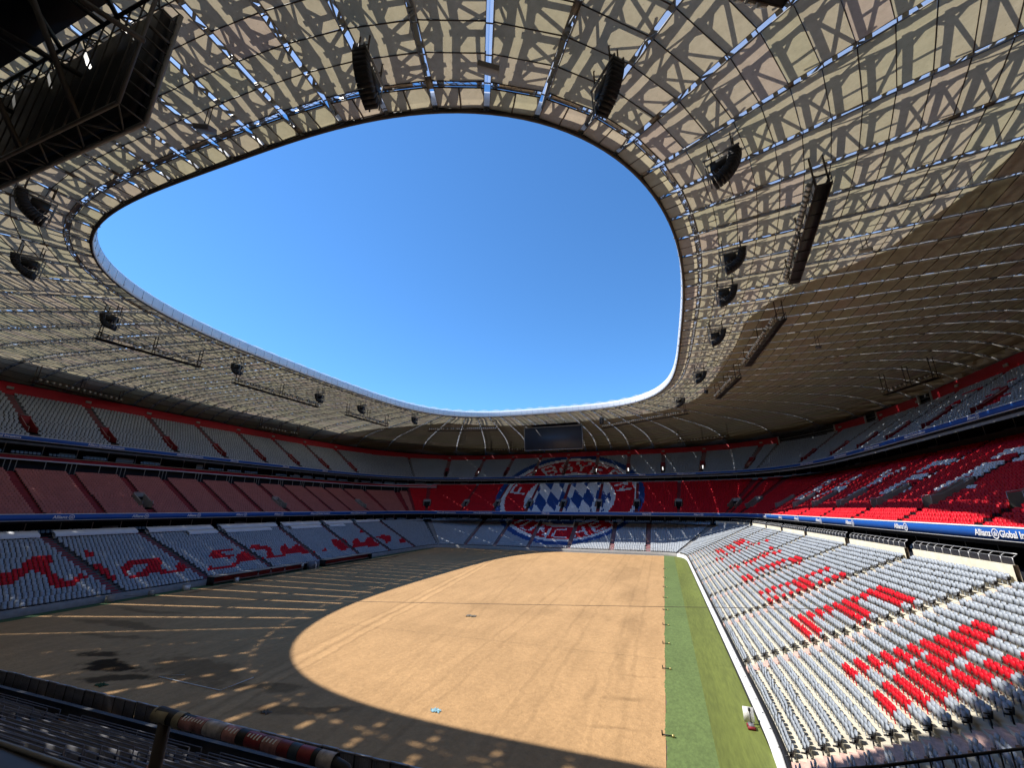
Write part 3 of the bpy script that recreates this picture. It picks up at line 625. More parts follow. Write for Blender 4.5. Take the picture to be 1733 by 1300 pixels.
def sand_material():
    m = bpy.data.materials.new('sand')
    m.use_nodes = True
    nt = m.node_tree
    N, Lk = nt.nodes, nt.links
    b = N['Principled BSDF']
    b.inputs['Roughness'].default_value = 0.95
    b.inputs['Specular IOR Level'].default_value = 0.1
    tc = N.new('ShaderNodeTexCoord')
    P = tc.outputs['Object']
    def noise(scale, detail=4, vec=None, stretch=None, rough=0.6):
        s = vec or P
        if stretch:
            mp = N.new('ShaderNodeMapping')
            mp.inputs['Scale'].default_value = stretch[:3]
            if len(stretch) > 3:
                mp.inputs['Rotation'].default_value = (0, 0, stretch[3])
            Lk.new(s, mp.inputs[0])
            s = mp.outputs[0]
        n = N.new('ShaderNodeTexNoise')
        n.inputs['Scale'].default_value = scale
        n.inputs['Detail'].default_value = detail
        n.inputs['Roughness'].default_value = rough
        Lk.new(s, n.inputs['Vector'])
        return n.outputs[0]
    def rng(v, a, c, d, e, smooth=False):
        r = N.new('ShaderNodeMapRange')
        if smooth:
            r.interpolation_type = 'SMOOTHSTEP'
        for i, k in enumerate((a, c, d, e)):
            r.inputs[i + 1].default_value = k
        Lk.new(v, r.inputs[0])
        return r.outputs[0]
    def math2(op, a, c):
        k = N.new('ShaderNodeMath')
        k.operation = op
        for i, q in enumerate((a, c)):
            if isinstance(q, (int, float)):
                k.inputs[i].default_value = q
            else:
                Lk.new(q, k.inputs[i])
        return k.outputs[0]
    fine = math2('MULTIPLY', rng(noise(2.2, 6, rough=0.7), 0.3, 0.7, 0.88, 1.10), rng(noise(6.0, 4, rough=0.7), 0.3, 0.7, 0.93, 1.06))
    ripple = rng(noise(0.55, 5, stretch=(1.0, 0.35, 1, 0.6)), 0.3, 0.7, 0.89, 1.07)
    broad = rng(noise(0.05, 4), 0.3, 0.7, 0.93, 1.05)
    lanes = rng(noise(0.8, 3, stretch=(1.0, 0.03, 1)), 0.3, 0.7, 0.95, 1.04)
    f = math2('MULTIPLY', math2('MULTIPLY', fine, ripple), math2('MULTIPLY', broad, lanes))
    # tyre tracks, damp patches and scuffs with a shape of their own
    warp = N.new('ShaderNodeVectorMath')
    warp.operation = 'ADD'
    wn = N.new('ShaderNodeTexNoise')
    wn.inputs['Scale'].default_value = 0.12
    wn.inputs['Detail'].default_value = 5
    Lk.new(P, wn.inputs['Vector'])
    ws = N.new('ShaderNodeVectorMath')
    ws.operation = 'SCALE'
    ws.inputs['Scale'].default_value = 5.0
    Lk.new(wn.outputs['Color'], ws.inputs[0])
    Lk.new(P, warp.inputs[0])
    Lk.new(ws.outputs[0], warp.inputs[1])
    def blot(x, y, rx, ry, rot, lo, soft=0.5, rag=1.1):
        mp = N.new('ShaderNodeMapping')
        mp.vector_type = 'TEXTURE'
        mp.inputs['Location'].default_value = (x + 2.5, y + 2.5, GZ + 2.5)
        mp.inputs['Rotation'].default_value = (0, 0, rot)
        mp.inputs['Scale'].default_value = (rx, ry, 1e3)
        Lk.new(warp.outputs[0], mp.inputs[0])
        g = N.new('ShaderNodeVectorMath')
        g.operation = 'LENGTH'
        Lk.new(mp.outputs[0], g.inputs[0])
        d = math2('ADD', g.outputs['Value'], math2('MULTIPLY', math2('SUBTRACT', noise(0.7, 5), 0.5), rag))
        return rng(d, 1 - soft, 1.0, lo, 1.0, True)
    blots = [(-46.4, 27.2, 4.2, 1.1, 0.25, 0.10, 0.5, 1.9), (-51.5, 28.2, 3.6, 0.9, 0.1, 0.22, 0.6, 1.9), (-39.5, 29.6, 7.5, 2.4, -0.1, 0.62, 0.4, 1.4), (-42.5, 26.2, 4.0, 0.8, 0.3, 0.25, 0.6, 1.9), (-56.0, 33.0, 7.0, 0.8, 0.1, 0.6, 0.7, 1.8),
             (-73.0, 60.0, 1.6, 12.0, 0.03, 0.5), (-73.6, 98.0, 1.3, 22.0, 0.0, 0.45), (-71.0, 82.0, 0.9, 14.0, -0.05, 0.5), (-62.0, 36.0, 9.0, 1.2, 0.05, 0.6), (-66.0, 41.5, 8.0, 0.9, 0.1, 0.65),
             (-6.2, 76.0, 2.8, 12.0, 0.05, 0.80, 0.95, 1.0), (-4.8, 58.0, 2.6, 8.0, 0.0, 0.80, 0.95, 1.2), (-5.0, 44.0, 0.7, 9.0, 0.12, 0.82, 0.9, 1.0), (-3.8, 36.3, 2.2, 0.7, 0.2, 0.70, 0.9, 1.0), (-3.6, 32.0, 2.6, 0.35, 0.1, 0.78, 0.9, 0.8), (-6.5, 37.0, 0.5, 5.0, 0.1, 0.84, 0.9, 1.0), (-3.4, 41.0, 2.6, 0.35, 0.05, 0.80, 0.9, 0.8),
             (-24.0, 27.0, 5.0, 1.0, 0.4, 0.6), (-30.0, 28.5, 4.0, 0.9, 0.3, 0.55), (-9.0, 100.0, 3.0, 16.0, 0.0, 0.85), (-23.0, 46.0, 14.0, 4.0, 0.05, 0.93), (-18.0, 60.0, 16.0, 4.0, -0.05, 0.92)]
    for k in blots:
        f = math2('MULTIPLY', f, blot(*k))
    def track(x0, y0, x1, y1, off, w, gain):
        # lighter, churned band along a straight line
        dx, dy = x1 - x0, y1 - y0
        l = math.hypot(dx, dy)
        sp = N.new('ShaderNodeSeparateXYZ')
        Lk.new(P, sp.inputs[0])
        a = math2('MULTIPLY', math2('SUBTRACT', sp.outputs[0], x0), -dy / l)
        c = math2('MULTIPLY', math2('SUBTRACT', sp.outputs[1], y0), dx / l)
        t = math2('ADD', math2('ADD', a, c), math2('MULTIPLY', math2('SUBTRACT', noise(0.25, 3), 0.5), 1.2))
        t = math2('ABSOLUTE', math2('SUBTRACT', t, off), 0.0)
        return rng(t, w * 0.35, w, gain, 1.0, True)
    for off, w, g in ((0.0, 0.55, 1.13), (0.75, 0.25, 0.86), (1.5, 0.5, 1.13), (-0.6, 0.25, 0.88), (2.2, 0.25, 0.90), (9.0, 0.4, 0.92), (10.4, 0.4, 0.93), (-9.0, 0.35, 0.93), (-10.5, 0.35, 0.93), (18.0, 0.4, 0.94), (19.6, 0.4, 0.94)):
        f = math2('MULTIPLY', f, track(-32.3, 34.7, -41.5, 91.6, off - 1.0, w, g))
    for xx in (-3.6, -5.4, -9.5, -11.2, -16.5, -18.2):
        f = math2('MULTIPLY', f, track(xx, 20.0, xx - 0.8, 138.0, 0.0, 0.28, 0.91))
    v = N.new('ShaderNodeVectorMath')
    v.operation = 'SCALE'
    v.inputs[0].default_value = (0.475, 0.292, 0.143)
    Lk.new(f, v.inputs['Scale'])
    Lk.new(v.outputs[0], b.inputs['Base Color'])
    bp = N.new('ShaderNodeBump')
    bp.inputs['Strength'].default_value = 0.9
    bp.inputs['Distance'].default_value = 0.10
    hh = math2('ADD', noise(1.1, 6, rough=0.65), math2('MULTIPLY', f, 0.8))
    Lk.new(hh, bp.inputs['Height'])
    Lk.new(bp.outputs[0], b.inputs['Normal'])
    return m

m_earth = mat('earth', (0.16, 0.14, 0.11), 0.95, 0.2, 0.3)
m_grass_a = mat('turf_light', (0.115, 0.165, 0.050), 0.85, 0.22, 5.0, 0.6, streak=(1, 0.5, 1), var2=0.10)
m_grass_b = mat('turf_olive', (0.125, 0.150, 0.030), 0.85, 0.20, 5.0, 0.6, streak=(1, 0.12, 1), var2=0.16)
m_grass_c = mat('turf_dark', (0.035, 0.085, 0.030), 0.85, 0.18, 5.0, 0.3, var2=0.1)
ground_mesh('ground', -1200, 1200, -1100, 1300, GZ - 0.02, 1, 1, m_earth)
ground_mesh('sand_ground', -75.4, -1.15, 20.0, 137.4, GZ + 0.02, 40, 60, sand_material())
_g = ground_mesh('grass_verge', -1.15, 1.55, 19.0, 139.0, GZ + 0.030, 8, 500, m_grass_a)
for _v in _g.data.vertices:                            # ragged cut edge against the sand
    if _v.co.x < -1.1:
        _v.co.x += 0.05 * math.sin(_v.co.y * 0.9) + random.uniform(-0.05, 0.05)
ground_mesh('grass_verge', 1.55, 4.7, 19.0, 139.0, GZ + 0.026, 4, 40, m_grass_b)
ground_mesh('grass_verge', -77.6, -75.4, 20.0, 139.0, GZ + 0.026, 3, 40, m_grass_c)
ground_mesh('concrete_path', -75.4, -1.15, 137.4, 139.0, GZ + 0.01, 10, 1, M['concrete'])
# ------------------------------------------------------------------ grandstands
def box_quads(x0, x1, y0, y1, z0, z1, ytop=0.0):
    v = [(x0, y0, z0), (x1, y0, z0), (x1, y1, z0), (x0, y1, z0),
         (x0, y0 + ytop, z1), (x1, y0 + ytop, z1), (x1, y1 + ytop, z1), (x0, y1 + ytop, z1)]
    q = [(0, 1, 5, 4), (1, 2, 6, 5), (2, 3, 7, 6), (3, 0, 4, 7), (4, 5, 6, 7), (0, 3, 2, 1)]
    return v, q
def seat_template(w, detail):
    """folded tip-up seat on its bracket: x along the row, y backwards, z up from the tread"""
    mb, fr = MB(), MB()
    h = w / 2
    if detail:
        # back shell with chamfered top corners
        pr = [(-h, 0.36), (h, 0.36), (h, 0.66), (h - 0.07, 0.80), (-h + 0.07, 0.80), (-h, 0.66)]
        def yy(z): return 0.10 + 0.22 * (z - 0.36)
        f = [(x, yy(z), z) for x, z in pr]
        k = [(x, yy(z) + 0.05, z) for x, z in pr]
        Q = [(0, 1, 2, 5), (5, 2, 3, 4), (6, 11, 8, 7), (11, 10, 9, 8)]
        for i in range(6):
            j = (i + 1) % 6
            Q.append((i, i + 6, j + 6, j))
        mb.add(f + k, Q)
        # seat pan tipped up
        pr = [(-h + 0.02, 0.33), (h - 0.02, 0.33), (h - 0.02, 0.60), (h - 0.08, 0.70), (-h + 0.08, 0.70), (-h + 0.02, 0.60)]
        f = [(x, 0.005 + 0.02 * (z - 0.33), z) for x, z in pr]
        k = [(x, 0.065 + 0.02 * (z - 0.33), z) for x, z in pr]
        mb.add(f + k, Q)
        v, q = box_quads(-0.03, 0.03, 0.07, 0.11, 0.0, 0.36)
        mb.add(v, q[:4])
        v, q = box_quads(-h - 0.018, -h + 0.014, 0.0, 0.16, 0.36, 0.48)
        fr.add(v, q)
    else:
        v, q = box_quads(-h, h, 0.10, 0.15, 0.36, 0.80, 0.09)
        mb.add(v, q[:5])
        v, q = box_quads(-h + 0.015, h - 0.015, 0.0, 0.06, 0.32, 0.66, 0.01)
        mb.add(v, q[:5])
        v, q = box_quads(-h + 0.08, h - 0.08, 0.03, 0.09, 0.0, 0.34)
        fr.add(v, q[:4])
    g = lambda b: (np.concatenate(b.v), np.concatenate(b.q))
    return g(mb), g(fr)
def scatter(mb, tpl, x, y, z, tx, ty, jit=0.012):
    """copies of the template at x, y, z with its x axis along (tx, ty)"""
    if not len(x):
        return
    V, Q = tpl
    ny_, nx_ = -tx, ty                                   # outward = tangent turned to the right
    sc = 1.0 + RNG.normal(0, jit, len(x))
    dj = RNG.normal(0, jit, len(x)) if jit else np.zeros(len(x))
    lean = RNG.normal(0, 0.035, len(x)) if jit else np.zeros(len(x))
    P = np.zeros((len(x), len(V), 3))
    P[:, :, 0] = x[:, None] + V[None, :, 0] * tx[:, None] + (V[None, :, 1] + dj[:, None] + lean[:, None] * V[None, :, 2]) * nx_[:, None]
    P[:, :, 1] = y[:, None] + V[None, :, 0] * ty[:, None] + (V[None, :, 1] + dj[:, None] + lean[:, None] * V[None, :, 2]) * ny_[:, None]
    P[:, :, 2] = z[:, None] + V[None, :, 2] * sc[:, None]
    F = Q[None] + (np.arange(len(x)) * len(V))[:, None, None]
    mb.add(P.reshape(-1, 3), F.reshape(-1, 4))
def mosaic(name):
    d = MOSAIC.get(name, {})
    out = {}
    for k, t in d.items():
        L = []
        for w in t.split():
            a, b = w.split(':')
            L.append((float(a), float(b[:-1]), b[-1]))
        out[k] = L
    return out
def view_px(x, y, z):
    cy, sy, cp, sp = math.cos(YAW), math.sin(YAW), math.cos(PITCH), math.sin(PITCH)
    u = x * cy + y * sy
    w = -x * sy + y * cy
    d = w * cp + z * sp
    v = -w * sp + z * cp
    return u / d, v / d, d

CNAME = {'g': ('grey_seats', 'seat_grey'), 'r': ('red_seats', 'seat_red'), 'w': ('white_seats', 'seat_white'),
         'b': ('blue_seats', 'seat_blue'), 's': ('salmon_seats', 'seat_salmon')}
BASE = {'low': 'g', 'mid': 'r', 'upp': 'g'}
TPL_FAR = seat_template(0.455, False)
TPL_ROW = seat_template(0.512, False)
TPL_WIDE = seat_template(0.51, False)
TPL_MID = seat_template(0.42, False)
TPL_WIDE, TPL_MID = [tuple((v * (1, 1, 0.86), q) for v, q in t) for t in (TPL_WIDE, TPL_MID)]
TPL_NEAR = seat_template(0.462, True)

def sample_s(tier, side):
    """arc lengths of the terrace cells: a regular division plus the edges of aisles and vomitories"""
    ring = TIER[tier][0]
    s0, s1 = sector(ring, side)
    base = list(np.linspace(s0, s1, int((s1 - s0) / 2.4) + 1))
    extra = []
    for c, r0, r1 in VOM.get((tier, side), []):
        VH = VHT[tier]
        extra += [c - VH, c + VH]
    for c in AISLE.get((tier, side), []):
        extra += [c - AH, c + AH]
    extra = [e for e in extra if s0 < e < s1]
    ss = sorted(base + extra)
    out = [ss[0]]
    for q in ss[1:]:
        if q - out[-1] > 0.02:
            out.append(q)
    out[-1] = s1
    return np.array(out)

def build_stand(tier, side, label, step_mat, aisle_mat, tread_mat):
    ring, fd, fz, n = TIER[tier]
    if tier == 'mid' and side == 'left':
        n = 20
    VH = VHT[tier]
    s0, s1 = sector(ring, side)
    sm = (s0 + s1) / 2
    bx, by = ring.pos(sm, 0)
    root = thing('grandstand', label, 'grandstand', (float(bx), float(by), float(fz(0))))
    ss = sample_s(tier, side)
    mid_s = (ss[:-1] + ss[1:]) / 2
    voms = [v for v in VOM.get((tier, side), []) if s0 < v[0] < s1]
    cuts = [c for c in AISLE.get((tier, side), []) if s0 < c < s1]
    # terrace
    tb = MB()
    drop = 0.75 if side == 'near' else 0.0
    for k in range(n):
        keep = np.ones(len(mid_s), bool)
        for c, r0, r1 in voms:
            if r0 <= k <= r1:
                keep &= ~((mid_s > c - VH) & (mid_s < c + VH))
        if tier == 'upp':
            keep &= k < np.floor(upp_rows(mid_s) + 0.5)
        d, z = fd(k), fz(k) - drop
        strip(tb, ring, ss, [(d, z - (0.32 if k else 0.9)), (d, z), (d + TREAD, z)], keep)
    tb.build('terrace', tread_mat, root)
    # stairways: two half steps a row
    for c in cuts:
        sb, broken = MB(), False
        e = np.array([c - AH + 0.03, c + AH - 0.03])
        for k in range(n):
            if any(abs(v[0] - c) < 0.5 and v[1] - 1 <= k <= v[2] + 1 for v in voms):
                if sb.n:
                    sb.build('stairway', aisle_mat, root)
                    sb = MB()
                continue
            if tier == 'upp' and k >= math.floor(float(upp_rows(c)) + 0.5):
                continue
            d, z = fd(k), fz(k) - drop
            hz = (fz(1) - fz(0)) / 2
            ca = aisle_at(tier, side, c, d + 0.35)
            e = np.array([ca - AH + 0.03, ca + AH - 0.03])
            strip(sb, ring, e, [(d + 0.001, z + 0.004), (d + 0.36, z + 0.004), (d + 0.36, z + hz), (d + TREAD, z + hz)])
            for q in e:
                x, y = ring.pos(np.array([q, q, q, q]), np.array([d + 0.36, d + TREAD, d + TREAD, d + 0.36]))
                sb.add(np.stack([x, y, [z, z, z + hz, z + hz]], 1), [(0, 1, 2, 3)])
        if sb.n:
            sb.build('stairway', aisle_mat, root)
    # seats
    mos = mosaic(tier + '_' + side)
    base = 's' if (tier, side) == ('mid', 'left') else BASE[tier]
    detail = (tier, side) == ('low', 'right')
    tpl, frm = TPL_NEAR if detail else TPL_WIDE if tier == 'upp' and side != 'far' else TPL_MID if (tier, side) == ('low', 'left') else TPL_ROW if base == 's' else TPL_FAR
    cols = {}
    rows = []
    for k, sv in seat_rows(tier, side):
        if not len(sv) or (tier == 'low' and side == 'near'):
            continue
        x, y = ring.pos(sv, fd(k) + 0.35)
        nx, ny = ring.nrm(sv)
        c = np.full(len(sv), base)
        for a, b, col in mos.get(k, []):
            c[(sv >= a) & (sv <= b)] = col
        rows.append((np.full(len(sv), k), sv, x, y, np.full(len(sv), fz(k)), -ny, nx, c))
    if rows:
        K, S, X, Y, Z, TX, TY, CC = [np.concatenate(q) for q in zip(*rows)]
        single = np.zeros(len(X), bool)
        lim = {('low', 'right'): 300}.get((tier, side), 0)
        if lim:
            u, v, dd = view_px(X, Y, Z + 0.6)
            ok = (dd > 1) & (np.abs(u) < 866 / F_PX) & (np.abs(v) < 648 / F_PX)
            sc = np.where(ok, dd, 1e9)
            single[np.argsort(sc)[:lim]] = True
        fb = MB()
        for col, (nm, mt) in CNAME.items():
            w = (CC == col)
            if not w.any():
                continue
            mb = MB()
            r = w & ~single
            scatter(mb, tpl, X[r], Y[r], Z[r], TX[r], TY[r])
            mb.build(nm, M[mt], root, 'stuff')
            i1 = np.where(w & single)[0]
            if len(i1):
                pm = MB().add(tpl[0] * (1, -1, 1), tpl[1]).mesh('seat')
                pm.materials.append(M[mt])
                for i in i1:
                    o = bpy.data.objects.new('seat', pm)
                    COL.objects.link(o)
                    o.parent = root
                    o.location = (X[i] - bx, Y[i] - by, Z[i] - fz(0))
                    o.rotation_euler = (RNG.normal(0, 0.03), 0, math.atan2(TY[i], TX[i]) + RNG.normal(0, 0.015))
        scatter(fb, frm, X, Y, Z, TX, TY)
        if detail:
            # forked end brackets at both ends of every block of a row
            brk = np.where((np.diff(S) > 0.9) | (np.diff(K) != 0))[0]
            eb = MB()
            for (x0, x1, y0, y1, z0, z1, t) in ((-0.02, 0.02, 0.02, 0.08, 0.0, 0.36, 0.0), (-0.02, 0.02, -0.20, 0.04, 0.32, 0.39, 0.0), (-0.02, 0.02, 0.08, 0.15, 0.36, 0.66, 0.06), (-0.02, 0.02, -0.12, 0.10, 0.52, 0.57, 0.0)):
                v, q = box_quads(x0, x1, y0, y1, z0, z1, t)
                eb.add(v, q)
            et = (np.concatenate(eb.v), np.concatenate(eb.q))
            for ii, o in ((brk + 1, -0.27),):
                scatter(fb, et, X[ii] + TX[ii] * o, Y[ii] + TY[ii] * o, Z[ii], TX[ii], TY[ii], 0.0)
        fb.build('seat_brackets', M['seat_black'], root, 'stuff')
    # vomitories
    for c, r0, r1 in voms:
        vb, ob, rb = MB(), MB(), MB()
        z0 = fz(r0)
        wh = 0.55 if tier == 'upp' else 0.8
        d0, d1 = fd(r0) - 0.02, fd(r1 + 1)
        e = np.array([c - VH, c + VH])
        strip(ob, ring, e, [(d0, z0 + 0.004), (d1, z0 + 0.004)])
        for q, o in ((c - VH, 1), (c + VH, -1)):
            for dq in (0.0, 0.12 * o):
                t = np.linspace(0, 1, 5)
                dd = d0 + (d1 - d0) * t
                zt = np.maximum(z0 + 0.4, fz(0) + (fz(1) - fz(0)) * (dd - fd(0)) / TREAD) + wh
                x, y = ring.pos(np.full(5, q + dq), dd)
                V = np.concatenate([np.stack([x, y, np.full(5, z0 - 0.1)], 1), np.stack([x, y, zt], 1)])
                vb.add(V, [(i, i + 1, i + 6, i + 5) for i in range(4)])
            x2, y2 = ring.pos(np.full(5, q + 0.12 * o), dd)
            V = np.concatenate([np.stack([x, y, zt], 1), np.stack([ring.pos(np.full(5, q), dd)[0], ring.pos(np.full(5, q), dd)[1], zt], 1)])
            vb.add(V, [(i, i + 1, i + 6, i + 5) for i in range(4)])
            xr, yr = ring.pos(np.full(5, q + 0.06 * o), dd)
            P = np.stack([xr, yr, zt + 0.12], 1)
            rb.tube(P, 0.035, 5)
            rb.beams([P[0] - (0, 0, 1.0)], [P[0]], 0.06, 0.06)
        zt = fz(r1 + 1) + 0.95
        strip(vb, ring, e, [(d1 + 0.15, zt), (d1, zt), (d1, z0 + 2.15)])
        strip(vb, ring, np.array([c - VH - 0.05, c + VH + 0.05]), [(d1 + 0.16, zt - 1.0), (d1 + 0.16, zt), (d1 - 0.02, zt + 0.001)])
        x, y = ring.pos(e, d1)
        rb.tube([(x[0], y[0], zt + 0.12), (x[1], y[1], zt + 0.12)], 0.035, 5)
        v = vb.build('vomitory', M['concrete'] if tier != 'upp' else M['red_paint'], root)
        strip(ob, ring, e, [(d1 - 0.01, z0), (d1 - 0.01, z0 + 2.15)])
        ob.build('doorway', M['dark_void'] if not (tier == 'upp' and side == 'far') else M['dark_void'], v)
        rb.build('railing', M['steel'], v)
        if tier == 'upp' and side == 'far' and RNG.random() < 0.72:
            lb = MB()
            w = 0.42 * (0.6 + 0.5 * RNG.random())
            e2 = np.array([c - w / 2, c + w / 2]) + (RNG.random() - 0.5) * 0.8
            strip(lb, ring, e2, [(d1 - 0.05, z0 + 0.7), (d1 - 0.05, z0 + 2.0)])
            lb.build('daylight_glow_panel', M['daylight_glow'], v)  # glowing panel stands in for daylight seen through the exit
    return root

def board(parent, ring, s0, s1, zb, zt, d=-0.12, name='advertising_board', mt='blue_board'):
    mb, wb = MB(), MB()
    ss = np.linspace(s0, s1, max(3, int((s1 - s0) / 1.5)))
    strip(mb, ring, ss, [(d + 0.10, zb), (d, zb), (d - 0.02, zt), (d + 0.12, zt)])
    mb.build(name, M[mt], parent)
    strip(wb, ring, ss, [(d - 0.05, zt - 0.02), (d - 0.05, zt + 0.07), (d + 0.30, zt + 0.07), (d + 0.30, zt - 0.6)])
    wb.build('coping', M['white_paint'], parent)
    tb = MB()
    strip(tb, ring, ss, [(d + 0.06, zb - 0.07), (d - 0.03, zb - 0.07), (d - 0.03, zb + 0.005)])
    tb.build('lower_trim', M['white_paint'], parent)

_glyph = {}
def text_mesh(txt, size):
    k = (txt, size)
    if k not in _glyph:
        cu = bpy.data.curves.new('lettering', 'FONT')
        cu.body = txt
        cu.size = size
        cu.offset = 0.018 * size
        cu.extrude = 0.008
        cu.resolution_u = 3
        cu.align_y = 'CENTER'
        o = bpy.data.objects.new('lettering', cu)
        COL.objects.link(o)
        bpy.context.view_layer.update()
        me = bpy.data.meshes.new_from_object(o.evaluated_get(bpy.context.evaluated_depsgraph_get()))
        bpy.data.objects.remove(o)
        _glyph[k] = me
    return _glyph[k]
def emblem(r):
    """ring with three upright bars"""
    mb = MB()
    n = 28
    a = np.arange(n) * 2 * np.pi / n
    for zz in (0.008,):
        V = [(r * math.cos(t), r * math.sin(t), zz) for t in a] + [(0.80 * r * math.cos(t), 0.80 * r * math.sin(t), zz) for t in a]
        mb.add(V, [(i, (i + 1) % n, n + (i + 1) % n, n + i) for i in range(n)])
    for x, y0, y1 in ((-0.34 * r, -0.45 * r, 0.30 * r), (0.0, -0.45 * r, 0.50 * r), (0.34 * r, -0.45 * r, 0.30 * r)):
        w = 0.10 * r
        mb.add([(x - w, y0, 0.008), (x + w, y0, 0.008), (x + w, y1, 0.008), (x - w, y1, 0.008)], [(0, 1, 2, 3)])
    return mb.mesh('emblem')
def lettering(parent, ring, s, d, z, parts, size):
    """writing on a board, read from inside the bowl; starts at arc length s and runs backwards along it"""
    xx = 0.0
    for p in parts:
        if p == '@':
            me = emblem(0.56 * size)
            w, h0 = 1.25 * size, 0.62 * size
        else:
            me = text_mesh(p, size)
            co = np.zeros(len(me.vertices) * 3)
            me.vertices.foreach_get('co', co)
            w = co[0::3].max() + 0.12 * size
            h0 = 0.0
        sc = s - xx - h0
        x, y = ring.pos(s - xx - w / 2, d)
        nx, ny = ring.nrm(s - xx - w / 2)
        tx, ty = float(ny), float(-nx)                   # reading direction
        n = Vector((-float(nx), -float(ny), 0))
        ex = Vector((tx, ty, 0))
        ez = Vector((0, 0, 1))
        org = Vector((float(x), float(y), z)) + ex * ((h0 if p == '@' else 0) - w / 2) + n * 0.03
        mtx = Matrix(((ex.x, ez.x, n.x, org.x), (ex.y, ez.y, n.y, org.y), (ex.z, ez.z, n.z, org.z), (0, 0, 0, 1)))
        m2 = me.copy()
        m2.transform(mtx)
        m2.materials.clear()
        m2.materials.append(M['lettering'])
        link('lettering' if p != '@' else 'emblem', m2, parent)
        xx += w

STAND = {}
def stand(tier, side, label, aisle, tread):
    STAND[(tier, side)] = build_stand(tier, side, label, None, M[aisle], M[tread])
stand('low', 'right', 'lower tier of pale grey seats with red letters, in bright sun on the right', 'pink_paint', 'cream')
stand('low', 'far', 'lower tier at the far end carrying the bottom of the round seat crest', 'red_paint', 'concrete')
stand('low', 'left', 'shaded lower tier on the left with red handwriting set in grey seats', 'red_paint', 'dark_concrete')  # treads coloured darker to paint in the shade between the seats
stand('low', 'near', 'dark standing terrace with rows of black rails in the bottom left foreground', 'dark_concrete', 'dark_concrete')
stand('mid', 'right', 'middle tier of red seats with white seat letters on the right, front rows sunlit', 'red_paint', 'red_paint')
stand('mid', 'far', 'middle tier of red seats at the far end with the blue and white lozenges', 'red_paint', 'red_paint')
stand('mid', 'left', 'shaded middle tier of dull salmon seat blocks between dark red stairways on the left', 'red_paint', 'red_paint')
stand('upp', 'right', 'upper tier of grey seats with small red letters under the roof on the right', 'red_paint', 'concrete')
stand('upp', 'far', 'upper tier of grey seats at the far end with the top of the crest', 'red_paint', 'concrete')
stand('upp', 'left', 'upper tier of grey seats with red stairways under the roof on the left', 'red_paint', 'dark_concrete')  # darker treads again: shade between the rows put into the colour

# front boards of the middle and upper tiers and their writing
for (tier, zb, zt) in (('mid', -2.3, -1.32), ('upp', 12.33, 13.12)):
    for side in ('right', 'far', 'left'):
        ring = TIER[tier][0]
        s0, s1 = sector(ring, side)
        board(STAND[(tier, side)], ring, s0, s1, zb, zt)
LONG, SHORT = ['Allianz', '@', 'Global Investors'], ['Allianz', '@']
for y, p in ((48.4, LONG), (62.1, SHORT), (76.2, SHORT), (89.3, SHORT), (102.4, SHORT), (115.0, SHORT), (129.0, SHORT)):
    lettering(STAND[('mid', 'right')], MID, side_s(MID, 'right', y), -0.15, -1.83, p, 0.72)
for y, p in ((43.4, SHORT), (55.0, SHORT), (65.3, SHORT), (76.6, SHORT), (87.5, SHORT), (100.0, LONG), (117.0, LONG)):
    lettering(STAND[('mid', 'left')], MID, side_s(MID, 'left', y), -0.15, -1.83, p, 0.72)
for x, p in ((-84.0, LONG), (-69.0, LONG), (-42.0, SHORT), (-7.0, SHORT), (9.0, SHORT)):
    lettering(STAND[('mid', 'far')], MID, side_s(MID, 'far', x), -0.15, -1.83, p, 0.72)
for y, p in ((112.0, LONG), (95.5, LONG), (78.0, SHORT), (128.0, LONG), (146.0, LONG)):
    lettering(STAND[('upp', 'right')], UPP, side_s(UPP, 'right', y), -0.15, 12.73, p, 0.62)
for y, p in ((36.6, LONG), (53.6, LONG), (71.6, LONG), (86.0, SHORT), (104.0, SHORT), (121.0, SHORT)):
    lettering(STAND[('upp', 'left')], UPP, side_s(UPP, 'left', y), -0.15, 12.73, p, 0.62)
for x, p in ((-86.0, LONG), (-60.0, SHORT), (-8.0, SHORT), (6.0, LONG)):
    lettering(STAND[('upp', 'far')], UPP, side_s(UPP, 'far', x), -0.15, 12.73, p, 0.62)
# ------------------------------------------------------------------ walls, recesses and boxes behind the tiers
def ring_wall(name, label, cat, ring, prof, m, s0=None, s1=None, step=1.6):
    mb = MB()
    a, b = (0, ring.L) if s0 is None else (s0, s1)
    strip(mb, ring, np.linspace(a, b, int((b - a) / step) + 1), prof)
    o = mb.build(name, m)
    tag(o, label, cat)
    return o
ring_wall('stadium_facade', 'grey outer wall closing the stadium behind the tiers', 'outer wall', UPP, [(25.5, GZ - 0.5), (25.5, 22.0), (25.6, 31.0)], M['dark_concrete'])
ring_wall('roof_sun_blocker', 'added dark strip keeping the sun out at the roof edge above the red back wall', 'sun blocker', UPP, [(25.6, 30.9), (20.0, 33.6), (17.0, 34.4)], M['dark_concrete'])  # added strip: stops sun leaking in between outer wall and roof
